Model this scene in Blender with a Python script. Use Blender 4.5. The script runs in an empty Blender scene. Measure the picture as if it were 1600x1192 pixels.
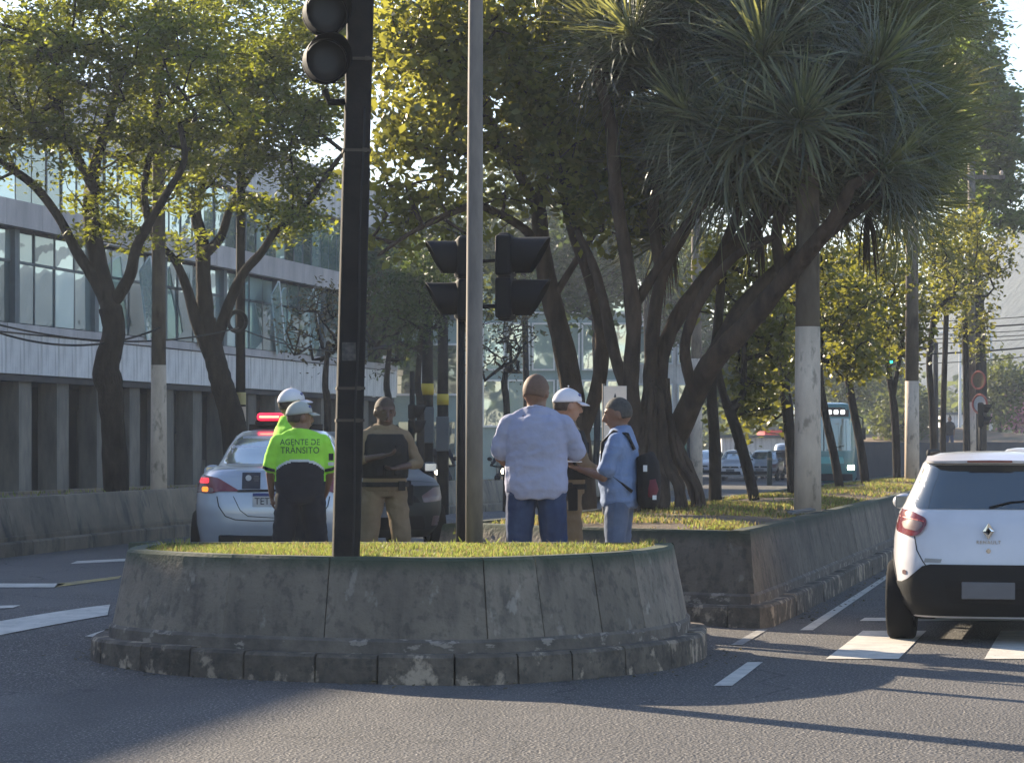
import bpy, bmesh, math, random
import numpy as np
from mathutils import Vector, Matrix, Euler

# ---------------------------------------------------------------- camera, sky, sun, exposure
S = bpy.context.scene
COL = S.collection
cam_d = bpy.data.cameras.new('camera')
cam = bpy.data.objects.new('camera', cam_d)
COL.objects.link(cam)
CAM_H = 1.55
cam.location = (0, 0, CAM_H)
cam.rotation_euler = (math.radians(90), 0, 0)
cam_d.sensor_width = 36.0
cam_d.lens = 90.0
cam_d.shift_y = 0.0588
cam_d.clip_start = 0.1
cam_d.clip_end = 6000
S.camera = cam

SUN_EL = math.radians(21)
SUN_AZ = math.radians(-43)          # measured from +Y towards +X: the sun stands ahead and to the left
world = bpy.data.worlds.new('World')
S.world = world
world.use_nodes = True
nt = world.node_tree
bg = nt.nodes['Background']
sky = nt.nodes.new('ShaderNodeTexSky')
sky.sky_type = 'NISHITA'
sky.sun_disc = False
sky.sun_elevation = SUN_EL
sky.sun_rotation = SUN_AZ
sky.altitude = 700
sky.air_density = 1.25
sky.dust_density = 0.9
sky.ozone_density = 4.0
tint = nt.nodes.new('ShaderNodeVectorMath'); tint.operation = 'MULTIPLY'; tint.inputs[1].default_value = (1.12, .985, .965)
nt.links.new(sky.outputs['Color'], tint.inputs[0]); nt.links.new(tint.outputs['Vector'], bg.inputs['Color'])
bg.inputs['Strength'].default_value = 0.096
sun_d = bpy.data.lights.new('sun', 'SUN')
sun_d.energy = 5.0
sun_d.angle = math.radians(0.55)
sun_d.color = (1.0, 0.85, 0.64)
sun = bpy.data.objects.new('sun', sun_d)
COL.objects.link(sun)
SUN_DIR = Vector((math.sin(SUN_AZ) * math.cos(SUN_EL), math.cos(SUN_AZ) * math.cos(SUN_EL), math.sin(SUN_EL)))
sun.rotation_euler = SUN_DIR.to_track_quat('Z', 'Y').to_euler()
sun.location = (0, 0, 40)
S.view_settings.view_transform = 'Standard'
S.view_settings.look = 'None'
S.view_settings.gamma = 1
S.view_settings.use_curve_mapping = False
S.view_settings.exposure = 1.60
S.render.engine = 'CYCLES'
S.cycles.use_denoising = True
S.cycles.max_bounces = 6
S.cycles.diffuse_bounces = 3
S.cycles.glossy_bounces = 3
S.cycles.transmission_bounces = 5
S.cycles.volume_bounces = 0
S.cycles.transparent_max_bounces = 8
S.cycles.caustics_reflective = False
S.cycles.caustics_refractive = False
S.cycles.sample_clamp_indirect = 6

R = random.Random(7)

# ---------------------------------------------------------------- helpers
F = 4000.0
def P(px, py, d):
    """world point seen at photograph pixel (px, py) at distance d along +Y"""
    return Vector(((px - 800) / F * d, d, CAM_H - (py - 690) / F * d))

def smooth(a, b, x):
    t = min(1, max(0, (x - a) / (b - a)))
    return t * t * (3 - 2 * t)

def road_r(x, y):
    return x - 0.24 * (y - 21.2)

def G(x, y):
    """height of the ground"""
    r = road_r(x, y)
    left = 1 - smooth(-0.6, 1.9, r)
    rise = 0.2 * smooth(16.6, 21.5, y) * (1 - smooth(34, 70, y))
    far = -0.0042 * max(0, y - 45) if y < 180 else -0.0042 * 135
    return left * rise + far

class MB:
    def __init__(s):
        s.v = []; s.f = []; s.m = []
    def add(s, vs, fs, m=0):
        o = len(s.v)
        s.v.extend([tuple(p) for p in vs])
        for f in fs:
            s.f.append([o + i for i in f]); s.m.append(m)
    def box(s, c, size, rot=0, m=0, M=None, taper=1.0):
        x, y, z = size[0] / 2, size[1] / 2, size[2] / 2
        pts = []
        for sz in (-1, 1):
            k = taper if sz > 0 else 1
            for sx, sy in ((-1, -1), (1, -1), (1, 1), (-1, 1)):
                pts.append(Vector((sx * x * k, sy * y * k, sz * z)))
        T = Matrix.Translation(Vector(c)) @ (M.to_4x4() if M else Matrix.Rotation(rot, 4, 'Z'))
        s.add([T @ p for p in pts], [(3, 2, 1, 0), (4, 5, 6, 7), (0, 1, 5, 4), (1, 2, 6, 5), (2, 3, 7, 6), (3, 0, 4, 7)], m)
    def tube(s, pts, rad, n=8, m=0, cap=True, ell=None):
        """rings along a polyline; rad per point; ell = (a, b) squash per point in local frame"""
        pts = [Vector(p) for p in pts]
        if isinstance(rad, (int, float)): rad = [rad] * len(pts)
        o = len(s.v)
        ref = None
        for i, p in enumerate(pts):
            a = pts[max(0, i - 1)]; b = pts[min(len(pts) - 1, i + 1)]
            t = (b - a)
            if t.length < 1e-9: t = Vector((0, 0, 1))
            t.normalize()
            if ref is None:
                ref = Vector((1, 0, 0)) if abs(t.x) < 0.9 else Vector((0, 1, 0))
            u = (ref - t * ref.dot(t))
            if u.length < 1e-6: u = t.orthogonal()
            u.normalize(); ref = u
            w = t.cross(u)
            ea, eb = (1, 1) if ell is None else ell[i]
            for k in range(n):
                an = 2 * math.pi * k / n
                s.v.append(tuple(p + u * (math.cos(an) * rad[i] * ea) + w * (math.sin(an) * rad[i] * eb)))
        for i in range(len(pts) - 1):
            for k in range(n):
                a = o + i * n + k; b = o + i * n + (k + 1) % n
                s.f.append([a, b, b + n, a + n]); s.m.append(m)
        if cap:
            s.f.append([o + k for k in range(n)][::-1]); s.m.append(m)
            s.f.append([o + (len(pts) - 1) * n + k for k in range(n)]); s.m.append(m)
    def cyl(s, a, b, r, r2=None, n=16, m=0):
        s.tube([a, b], [r, r if r2 is None else r2], n, m)
    def ball(s, c, r, n=12, k=8, m=0, sc=(1, 1, 1), M=None):
        c = Vector(c); o = len(s.v)
        for i in range(1, k):
            th = math.pi * i / k
            for j in range(n):
                ph = 2 * math.pi * j / n
                p = Vector((math.sin(th) * math.cos(ph) * r * sc[0], math.sin(th) * math.sin(ph) * r * sc[1], math.cos(th) * r * sc[2]))
                if M: p = M @ p
                s.v.append(tuple(c + p))
        for q in (1, -1):
            p = Vector((0, 0, q * r * sc[2]))
            if M: p = M @ p
            s.v.append(tuple(c + p))
        top = o + (k - 1) * n; bot = top + 1
        for i in range(k - 2):
            for j in range(n):
                a = o + i * n + j; b = o + i * n + (j + 1) % n
                s.f.append([a, a + n, b + n, b]); s.m.append(m)
        for j in range(n):
            s.f.append([top, o + j, o + (j + 1) % n]); s.m.append(m)
            a = o + (k - 2) * n
            s.f.append([bot, a + (j + 1) % n, a + j]); s.m.append(m)
    def prism(s, poly, z0, z1, m=0, top=None):
        """polygon (x,y) extruded from z0 to z1; top = other polygon for a battered wall"""
        top = top or poly
        n = len(poly)
        s.add([(x, y, z0) for x, y in poly] + [(x, y, z1) for x, y in top],
              [list(range(n))[::-1], [n + i for i in range(n)]] + [(i, (i + 1) % n, n + (i + 1) % n, n + i) for i in range(n)], m)
    def mesh(s, name, mats, sm=False):
        me = bpy.data.meshes.new(name)
        me.from_pydata(s.v, [], s.f)
        for q in (mats if isinstance(mats, (list, tuple)) else [mats]): me.materials.append(q)
        if any(s.m): me.polygons.foreach_set('material_index', s.m)
        if sm: me.polygons.foreach_set('use_smooth', [True] * len(s.f))
        me.update()
        return me
    def build(s, name, mats, parent=None, sm=False, angle=None):
        me = s.mesh(name, mats, sm)
        o = link(name, me, parent)
        if angle is not None:
            bm = bmesh.new(); bm.from_mesh(me)
            bmesh.ops.recalc_face_normals(bm, faces=bm.faces)
            for f in bm.faces: f.smooth = True
            for e in bm.edges:
                if len(e.link_faces) == 2 and e.calc_face_angle(0) > angle: e.smooth = False
            bm.to_mesh(me); bm.free()
        return o

def link(name, data, parent=None, loc=None, rz=None):
    o = bpy.data.objects.new(name, data); COL.objects.link(o)
    if parent: o.parent = parent
    if loc is not None: o.location = loc
    if rz is not None: o.rotation_euler = (0, 0, rz)
    return o

def thing(name, label, cat, loc=(0, 0, 0), rz=0, group=None):
    o = link(name, None, None, loc, rz)
    o.empty_display_size = 0.2
    return tag(o, label, cat, group)

def tag(o, label=None, cat=None, group=None, kind=None):
    if label: o['label'] = label
    if cat: o['category'] = cat
    if group: o['group'] = group
    if kind: o['kind'] = kind
    return o

def bevel(o, w=0.01, seg=2, ang=30):
    md = o.modifiers.new('bevel', 'BEVEL'); md.width = w; md.segments = seg
    md.limit_method = 'ANGLE'; md.angle_limit = math.radians(ang)
    return o

def np_mesh(name, verts, quads, mats, mi=None, tris=False, sm=False):
    """fast mesh from numpy arrays (n,3) and (m,k)"""
    me = bpy.data.meshes.new(name)
    k = quads.shape[1]
    me.vertices.add(len(verts)); me.vertices.foreach_set('co', verts.astype(np.float32).ravel())
    me.loops.add(len(quads) * k); me.loops.foreach_set('vertex_index', quads.astype(np.int32).ravel())
    me.polygons.add(len(quads))
    me.polygons.foreach_set('loop_start', np.arange(0, len(quads) * k, k, dtype=np.int32))
    me.polygons.foreach_set('loop_total', np.full(len(quads), k, dtype=np.int32))
    for q in (mats if isinstance(mats, (list, tuple)) else [mats]): me.materials.append(q)
    if mi is not None: me.polygons.foreach_set('material_index', mi.astype(np.int32))
    if sm: me.polygons.foreach_set('use_smooth', np.ones(len(quads), dtype=bool))
    me.update(calc_edges=True)
    return me

# ---------------------------------------------------------------- materials
def lin(c):
    """sRGB 0-255 -> linear"""
    return tuple(((v / 255) / 12.92 if v / 255 <= 0.04045 else ((v / 255 + 0.055) / 1.055) ** 2.4) for v in c)

def mat(name, col, rough=0.7, metal=0.0, col2=None, scale=6.0, bump=0.0, bscale=None, spec=0.5, detail=5, coat=0.0,
        stretch=(1, 1, 1), emis=None, estr=0.0, trans=0.0, contrast=(0.35, 0.65), coord='Object', alpha=None):
    m = bpy.data.materials.new(name); m.use_nodes = True
    t = m.node_tree; b = t.nodes['Principled BSDF']
    b.inputs['Base Color'].default_value = (*col, 1)
    b.inputs['Roughness'].default_value = rough
    b.inputs['Metallic'].default_value = metal
    b.inputs['Specular IOR Level'].default_value = spec
    b.inputs['Coat Weight'].default_value = coat
    b.inputs['Coat Roughness'].default_value = 0.04
    if trans: b.inputs['Transmission Weight'].default_value = trans
    if alpha is not None: b.inputs['Alpha'].default_value = alpha
    if emis:
        b.inputs['Emission Color'].default_value = (*emis, 1)
        b.inputs['Emission Strength'].default_value = estr
    tc = t.nodes.new('ShaderNodeTexCoord'); mp = t.nodes.new('ShaderNodeMapping')
    mp.inputs['Scale'].default_value = stretch
    t.links.new(tc.outputs[coord], mp.inputs['Vector'])
    if col2 is None:
        col2 = tuple(min(1, c * 0.86) for c in col)
    n = t.nodes.new('ShaderNodeTexNoise'); n.inputs['Scale'].default_value = scale; n.inputs['Detail'].default_value = detail
    n.inputs['Roughness'].default_value = 0.62
    t.links.new(mp.outputs['Vector'], n.inputs['Vector'])
    r = t.nodes.new('ShaderNodeValToRGB')
    r.color_ramp.elements[0].position = contrast[0]; r.color_ramp.elements[1].position = contrast[1]
    r.color_ramp.elements[0].color = (*col, 1); r.color_ramp.elements[1].color = (*col2, 1)
    t.links.new(n.outputs['Fac'], r.inputs['Fac']); t.links.new(r.outputs['Color'], b.inputs['Base Color'])
    if bump:
        n2 = t.nodes.new('ShaderNodeTexNoise'); n2.inputs['Scale'].default_value = bscale or scale * 6; n2.inputs['Detail'].default_value = 4
        t.links.new(mp.outputs['Vector'], n2.inputs['Vector'])
        bp = t.nodes.new('ShaderNodeBump'); bp.inputs['Strength'].default_value = 1.0; bp.inputs['Distance'].default_value = bump
        t.links.new(n2.outputs['Fac'], bp.inputs['Height']); t.links.new(bp.outputs['Normal'], b.inputs['Normal'])
    m['ramp'] = r.name
    return m

def add_layer(m, col, scale, lo, hi, stretch=(1, 1, 1), zband=None, amount=1.0, detail=6, seed=0.0, coord='Object'):
    """mix another colour over a material through a thresholded noise; zband=(z0,z1) keeps it to heights above z0..z1"""
    t = m.node_tree; b = t.nodes['Principled BSDF']
    src = b.inputs['Base Color'].links[0].from_socket
    tc = t.nodes.new('ShaderNodeTexCoord'); mp = t.nodes.new('ShaderNodeMapping')
    mp.inputs['Scale'].default_value = stretch; mp.inputs['Location'].default_value = (seed, seed * 2, seed)
    t.links.new(tc.outputs[coord], mp.inputs['Vector'])
    n = t.nodes.new('ShaderNodeTexNoise'); n.inputs['Scale'].default_value = scale; n.inputs['Detail'].default_value = detail
    n.inputs['Roughness'].default_value = 0.6
    t.links.new(mp.outputs['Vector'], n.inputs['Vector'])
    mr = t.nodes.new('ShaderNodeMapRange'); mr.inputs['From Min'].default_value = lo; mr.inputs['From Max'].default_value = hi
    mr.inputs['To Max'].default_value = amount
    t.links.new(n.outputs['Fac'], mr.inputs['Value'])
    fac = mr.outputs['Result']
    if zband:
        sp = t.nodes.new('ShaderNodeSeparateXYZ'); t.links.new(tc.outputs[coord], sp.inputs['Vector'])
        z2 = t.nodes.new('ShaderNodeMapRange'); z2.inputs['From Min'].default_value = zband[0]; z2.inputs['From Max'].default_value = zband[1]
        t.links.new(sp.outputs['Z'], z2.inputs['Value'])
        mu = t.nodes.new('ShaderNodeMath'); mu.operation = 'MULTIPLY'
        t.links.new(fac, mu.inputs[0]); t.links.new(z2.outputs['Result'], mu.inputs[1]); fac = mu.outputs[0]
    mx = t.nodes.new('ShaderNodeMix'); mx.data_type = 'RGBA'
    mx.inputs['B'].default_value = (*col, 1)
    t.links.new(fac, mx.inputs['Factor']); t.links.new(src, mx.inputs['A'])
    t.links.new(mx.outputs['Result'], b.inputs['Base Color'])
    return m

def per_object(m, lo=0.8, hi=1.15):
    """vary brightness a little from object to object"""
    t = m.node_tree; b = t.nodes['Principled BSDF']
    src = b.inputs['Base Color'].links[0].from_socket
    oi = t.nodes.new('ShaderNodeObjectInfo')
    mr = t.nodes.new('ShaderNodeMapRange'); mr.inputs['To Min'].default_value = lo; mr.inputs['To Max'].default_value = hi
    t.links.new(oi.outputs['Random'], mr.inputs['Value'])
    vm = t.nodes.new('ShaderNodeVectorMath'); vm.operation = 'SCALE'
    t.links.new(src, vm.inputs[0]); t.links.new(mr.outputs['Result'], vm.inputs['Scale'])
    t.links.new(vm.outputs['Vector'], b.inputs['Base Color'])
    return m

def leaf_mat(name, c1, c2, trans_c, tw=0.45, rough=0.5, scale=1.6):
    m = bpy.data.materials.new(name); m.use_nodes = True
    t = m.node_tree; b = t.nodes['Principled BSDF']; out = t.nodes['Material Output']
    b.inputs['Roughness'].default_value = rough; b.inputs['Specular IOR Level'].default_value = 0.4
    geo = t.nodes.new('ShaderNodeNewGeometry')
    n = t.nodes.new('ShaderNodeTexNoise'); n.inputs['Scale'].default_value = scale; n.inputs['Detail'].default_value = 2
    t.links.new(geo.outputs['Position'], n.inputs['Vector'])
    ad = t.nodes.new('ShaderNodeMath'); ad.operation = 'ADD'
    t.links.new(n.outputs['Fac'], ad.inputs[0])
    ml = t.nodes.new('ShaderNodeMath'); ml.operation = 'MULTIPLY_ADD'; ml.inputs[1].default_value = 0.5; ml.inputs[2].default_value = -0.25
    t.links.new(geo.outputs['Random Per Island'], ml.inputs[0]); t.links.new(ml.outputs[0], ad.inputs[1])
    r = t.nodes.new('ShaderNodeValToRGB'); r.color_ramp.elements[0].position = 0.3; r.color_ramp.elements[1].position = 0.75
    r.color_ramp.elements[0].color = (*c1, 1); r.color_ramp.elements[1].color = (*c2, 1)
    t.links.new(ad.outputs[0], r.inputs['Fac']); t.links.new(r.outputs['Color'], b.inputs['Base Color'])
    tr = t.nodes.new('ShaderNodeBsdfTranslucent')
    r2 = t.nodes.new('ShaderNodeValToRGB'); r2.color_ramp.elements[0].position = 0.3; r2.color_ramp.elements[1].position = 0.8
    r2.color_ramp.elements[0].color = (*[v * 0.55 for v in trans_c], 1); r2.color_ramp.elements[1].color = (*trans_c, 1)
    t.links.new(ad.outputs[0], r2.inputs['Fac']); t.links.new(r2.outputs['Color'], tr.inputs['Color'])
    mx = t.nodes.new('ShaderNodeMixShader'); mx.inputs['Fac'].default_value = tw
    t.links.new(b.outputs[0], mx.inputs[1]); t.links.new(tr.outputs[0], mx.inputs[2]); t.links.new(mx.outputs[0], out.inputs['Surface'])
    return m

def text_obj(name, body, size, loc, rot, m, parent=None, extrude=0.002, align='CENTER', spacing=1.0, sx=1.0, label=None):
    cu = bpy.data.curves.new(name, 'FONT'); cu.body = body; cu.size = size; cu.extrude = extrude
    cu.align_x = align; cu.align_y = 'CENTER'; cu.space_character = spacing
    ob = bpy.data.objects.new(name, cu); COL.objects.link(ob)
    dg = bpy.context.evaluated_depsgraph_get()
    me = bpy.data.meshes.new_from_object(ob.evaluated_get(dg))
    bpy.data.objects.remove(ob); bpy.data.curves.remove(cu)
    me.materials.clear(); me.materials.append(m)
    o = link(name, me, parent, loc)
    o.rotation_euler = rot; o.scale = (sx, 1, 1)
    if label: o['label'] = label
    return o
# ---------------------------------------------------------------- shared materials
M = {}
M['concrete'] = mat('weathered concrete', (.25, .205, .155), .92, col2=(.125, .103, .08), scale=1.6, bump=.010, bscale=34, detail=9, contrast=(.3, .75))
add_layer(M['concrete'], (.06, .055, .045), 14, .52, .62, (1, 1, .8), amount=.5, seed=31)
add_layer(M['concrete'], (.05, .045, .04), 3.2, .5, .70, (1.8, 1.8, .3), amount=.6, seed=3)
add_layer(M['concrete'], (.33, .29, .24), 5.5, .63, .68, (1, 1, .6), amount=.6, seed=8, detail=8)
add_layer(M['concrete'], (.035, .055, .03), 2.0, .25, .45, zband=(.68, .78), amount=.9, seed=5)
per_object(M['concrete'], .62, 1.2)
M['plinth'] = mat('old plinth render', (.17, .14, .11), .92, col2=(.075, .065, .055), scale=4, bump=.01, bscale=24)
add_layer(M['plinth'], (.36, .31, .26), 7.0, .58, .63, (1, 1, 2), amount=.7, seed=12)
M['kerb'] = mat('stained kerb stone', (.15, .12, .09), .92, col2=(.06, .05, .04), scale=7, bump=.016, bscale=20, detail=8)
add_layer(M['kerb'], (.42, .33, .24), 5.0, .54, .60, (1, 1, .9), amount=.8, seed=2, detail=7)
add_layer(M['kerb'], (.045, .04, .033), 18, .55, .66, amount=.7, seed=22)
per_object(M['kerb'], .75, 1.2)
M['soil'] = mat('dry soil', (.15, .105, .065), .95, col2=(.07, .05, .035), scale=5, bump=.03, bscale=20)
M['grass'] = leaf_mat('grass blades', (.085, .125, .028), (.19, .22, .05), (.40, .46, .09), .48, .6, 2.5)
M['drygrass'] = leaf_mat('dry grass blades', (.16, .12, .05), (.30, .22, .09), (.46, .36, .14), .45, .7, 3)
M['asphalt'] = None
M['paint'] = mat('worn road paint', (.62, .57, .49), .75, col2=(.46, .43, .37), scale=5, bump=.003, bscale=90)
add_layer(M['paint'], (.12, .12, .12), 11, .60, .72, amount=.8, seed=4)
M['paint_old'] = mat('old faded road paint', (.36, .34, .30), .8, col2=(.2, .19, .18), scale=7, bump=.003, bscale=90)
add_layer(M['paint_old'], (.10, .10, .10), 13, .52, .66, amount=.9, seed=6)
M['paint_yellow'] = mat('yellow road paint', (.5, .36, .10), .8, col2=(.2, .17, .1), scale=6)
M['dark_steel'] = mat('dark painted steel', (.011, .010, .012), .8, spec=.15, col2=(.022, .020, .018), scale=7, bump=.002)
M['galv'] = mat('galvanised steel', (.24, .21, .18), .7, metal=.2, col2=(.16, .14, .125), scale=10, stretch=(1, 1, .25))
M['pole_conc'] = mat('pole concrete', (.20, .165, .125), .88, col2=(.13, .11, .09), scale=5, bump=.005, stretch=(1, 1, .4))
add_layer(M['pole_conc'], (.07, .055, .045), 3.5, .5, .62, (1, 1, .35), amount=.85, seed=6)
M['pole_white'] = mat('whitewash on concrete', (.66, .54, .42), .85, col2=(.48, .38, .29), scale=5, bump=.003, stretch=(1, 1, .35))
add_layer(M['pole_white'], (.2, .16, .12), 7, .56, .66, (1, 1, .5), amount=.7, seed=9)
M['bark'] = mat('bark', (.048, .038, .032), .95, spec=.15, col2=(.020, .017, .015), scale=7, bump=.03, bscale=26, stretch=(1, 1, .35))
M['bark_warm'] = mat('brown bark', (.095, .066, .048), .95, spec=.15, col2=(.04, .03, .024), scale=6, bump=.03, bscale=22, stretch=(1, 1, .3))
M['black'] = mat('black plastic', (.008, .008, .010), .7, scale=20, spec=.2)
M['rubber'] = mat('tyre rubber', (.008, .008, .009), .9, spec=.15, scale=25, bump=.003)
M['white'] = mat('white paint', (.75, .75, .74), .6)
M['wire'] = mat('black cable', (.012, .012, .012), .7)
M['yellow'] = mat('yellow band', (.6, .42, .03), .6)
M['red'] = mat('red paint', (.5, .03, .03), .5)

# asphalt with aggregate
m = mat('asphalt', (.084, .078, .073), .88, col2=(.060, .056, .053), scale=.5, bump=0, coord='Object')
t = m.node_tree; b = t.nodes['Principled BSDF']
add_layer(m, (.34, .31, .28), 60, .56, .66, amount=1, seed=1, detail=2)
add_layer(m, (.022, .022, .024), 50, .56, .68, amount=.85, seed=7, detail=2)
add_layer(m, (.045, .045, .047), .9, .52, .72, (1, .25, 1), amount=.6, seed=11)
add_layer(m, (.15, .14, .13), .45, .5, .62, (1, .5, 1), amount=.45, seed=21, detail=8)
add_layer(m, (.02, .02, .021), 2.2, .66, .70, (1, 1, 1), amount=.5, seed=41, detail=8)
# hairline cracks
src = b.inputs['Base Color'].links[0].from_socket
tc = t.nodes.new('ShaderNodeTexCoord')
dn = t.nodes.new('ShaderNodeTexNoise'); dn.inputs['Scale'].default_value = 1.1; dn.inputs['Detail'].default_value = 5
t.links.new(tc.outputs['Object'], dn.inputs['Vector'])
av = t.nodes.new('ShaderNodeVectorMath'); av.operation = 'MULTIPLY_ADD'; av.inputs[1].default_value = (1.1, 1.1, 0)
t.links.new(dn.outputs['Color'], av.inputs[0]); t.links.new(tc.outputs['Object'], av.inputs[2])
vc = t.nodes.new('ShaderNodeTexVoronoi'); vc.feature = 'DISTANCE_TO_EDGE'; vc.inputs['Scale'].default_value = .42
t.links.new(av.outputs['Vector'], vc.inputs['Vector'])
cr = t.nodes.new('ShaderNodeMapRange'); cr.inputs['From Min'].default_value = .0; cr.inputs['From Max'].default_value = .006; cr.inputs['To Min'].default_value = .75; cr.inputs['To Max'].default_value = 0
t.links.new(vc.outputs['Distance'], cr.inputs['Value'])
cm_ = t.nodes.new('ShaderNodeMix'); cm_.data_type = 'RGBA'; cm_.inputs['B'].default_value = (.018, .018, .018, 1)
t.links.new(cr.outputs['Result'], cm_.inputs['Factor']); t.links.new(src, cm_.inputs['A']); t.links.new(cm_.outputs['Result'], b.inputs['Base Color'])
v = t.nodes.new('ShaderNodeTexVoronoi'); v.inputs['Scale'].default_value = 55
t.links.new(tc.outputs['Object'], v.inputs['Vector'])
bp = t.nodes.new('ShaderNodeBump'); bp.inputs['Distance'].default_value = .012; bp.inputs['Strength'].default_value = 1
t.links.new(v.outputs['Distance'], bp.inputs['Height']); t.links.new(bp.outputs['Normal'], b.inputs['Normal'])
M['asphalt'] = m

# ---------------------------------------------------------------- ground and road
def axis(segs):
    out = []
    for a, b_, st in segs:
        out += list(np.arange(a, b_, st))
    out.append(segs[-1][1]); return out
xs = axis([(-400, -100, 100), (-100, -20, 10), (-20, 30, .8), (30, 120, 10), (120, 400, 70)])
ys = axis([(-60, 0, 10), (0, 80, 1.0), (80, 200, 8), (200, 510, 60)])
gv = np.array([(x, y, G(x, y)) for y in ys for x in xs])
nx = len(xs)
gq = np.array([(j * nx + i, j * nx + i + 1, (j + 1) * nx + i + 1, (j + 1) * nx + i) for j in range(len(ys) - 1) for i in range(nx - 1)])
g = link('road', np_mesh('road', gv, gq, M['asphalt'], sm=True)); tag(g, kind='structure')

def marking(name, poly, m, z=.006):
    """flat painted shape that follows the ground; poly is a quad of (x,y), split lengthwise"""
    mb = MB(); n = 10
    a, b_, c, d = [Vector((p[0], p[1])) for p in poly]
    vs = []
    for i in range(n + 1):
        t_ = i / n
        p = a.lerp(d, t_); q = b_.lerp(c, t_)
        for k in range(4):
            w = p.lerp(q, k / 3); vs.append((w.x, w.y, G(w.x, w.y) + z))
    fs = [(i * 4 + k, i * 4 + k + 1, i * 4 + k + 5, i * 4 + k + 4) for i in range(n) for k in range(3)]
    mb.add(vs, fs)
    o = mb.build(name, m); tag(o, kind='structure'); return o

def gp(px, py, z=0.0):
    d = F * (CAM_H - z) / (py - 690)
    return ((px - 800) / F * d, d)
# lane line on the right carriageway, in dashes
marking('lane_marking', [gp(1115, 1072), gp(1144, 1072), gp(1192, 1035), gp(1168, 1035)], M['paint'])
marking('lane_marking', [gp(1142, 1008), gp(1160, 1008), gp(1200, 984), gp(1184, 984)], M['paint_old'])
marking('lane_marking', [gp(1250, 985), gp(1270, 985), gp(1402, 893), gp(1394, 893)], M['paint'])
for k in range(4):
    y0 = 38 + k * 9; x0 = 1318 / 1600
    xx = lambda y: 2.55 + .236 * (y - 21)
    marking('lane_marking', [(xx(y0), y0), (xx(y0) + .12, y0), (xx(y0 + 5) + .12, y0 + 5), (xx(y0 + 5), y0 + 5)], M['paint'])
# zebra stripes: each runs along the road
sd = Vector((.235, 1))
st0 = gp(1290, 1030)
for k in range(-1, 6):
    x0, y0 = st0[0] + 1.13 * k, st0[1]
    if k == -1: continue
    L0 = 3.2
    marking('zebra_stripe', [(x0, y0), (x0 + .52, y0), (x0 + .52 + sd.x * L0 * .85, y0 + L0 * .85), (x0 + sd.x * L0 * .85, y0 + L0 * .85)], M['paint'])
# stop line past the crossing
marking('stop_line', [(3.0, 22.1), (9.5, 22.1), (9.6, 22.5), (3.1, 22.5)], M['paint'])
# left carriageway: stripes of the crossing and the yellow line
def lp(px, py): 
    z = .05
    for _ in range(6):
        x, y = gp(px, py, z); z = G(x, y)
    return (x, y)
marking('zebra_stripe', [lp(-60, 1000), lp(-40, 972), lp(172, 945), lp(168, 960)], M['paint'])
marking('zebra_stripe', [lp(132, 987), lp(180, 989), lp(200, 980), lp(168, 976)], M['paint'])
marking('zebra_stripe', [lp(-60, 953), lp(-60, 948), lp(32, 946), lp(20, 950)], M['paint'])
marking('stop_line', [lp(-60, 918), lp(-60, 912), lp(105, 912), lp(85, 918)], M['paint'])
marking('stop_line', [lp(110, 881), lp(120, 877), lp(200, 873), lp(195, 877)], M['paint'])
marking('yellow_line', [lp(85, 918), lp(90, 912), lp(190, 900), lp(186, 904)], M['paint_yellow'])

# ---------------------------------------------------------------- planters
def offset(path, d):
    """offset an open polyline to its left by d"""
    out = []
    for i, p in enumerate(path):
        a = path[max(0, i - 1)]; b_ = path[min(len(path) - 1, i + 1)]
        if i == 0: a = p
        if i == len(path) - 1: b_ = p
        n = Vector((b_[0] - a[0], b_[1] - a[1])).normalized()
        # mitre
        if 0 < i < len(path) - 1:
            n1 = (Vector(p) - Vector(a)).normalized(); n2 = (Vector(b_) - Vector(p)).normalized()
            k = max(.5, n.dot(n1))
        else: k = 1
        out.append((p[0] - n.y * d / k, p[1] + n.x * d / k))
    return out

def resample(path, joints):
    """split a polyline at the given arc lengths; returns sub-paths"""
    L = [0]
    for i in range(1, len(path)): L.append(L[-1] + (Vector(path[i]) - Vector(path[i - 1])).length)
    def at(s):
        for i in range(1, len(L)):
            if s <= L[i] + 1e-9:
                t_ = (s - L[i - 1]) / (L[i] - L[i - 1]); return tuple(Vector(path[i - 1]).lerp(Vector(path[i]), t_))
        return path[-1]
    js = [0] + [j for j in joints if 0 < j < L[-1]] + [L[-1]]
    return [[at(a)] + [path[i] for i in range(len(path)) if a + .02 < L[i] < b_ - .02] + [at(b_)] for a, b_ in zip(js[:-1], js[1:])], L[-1]

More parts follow.
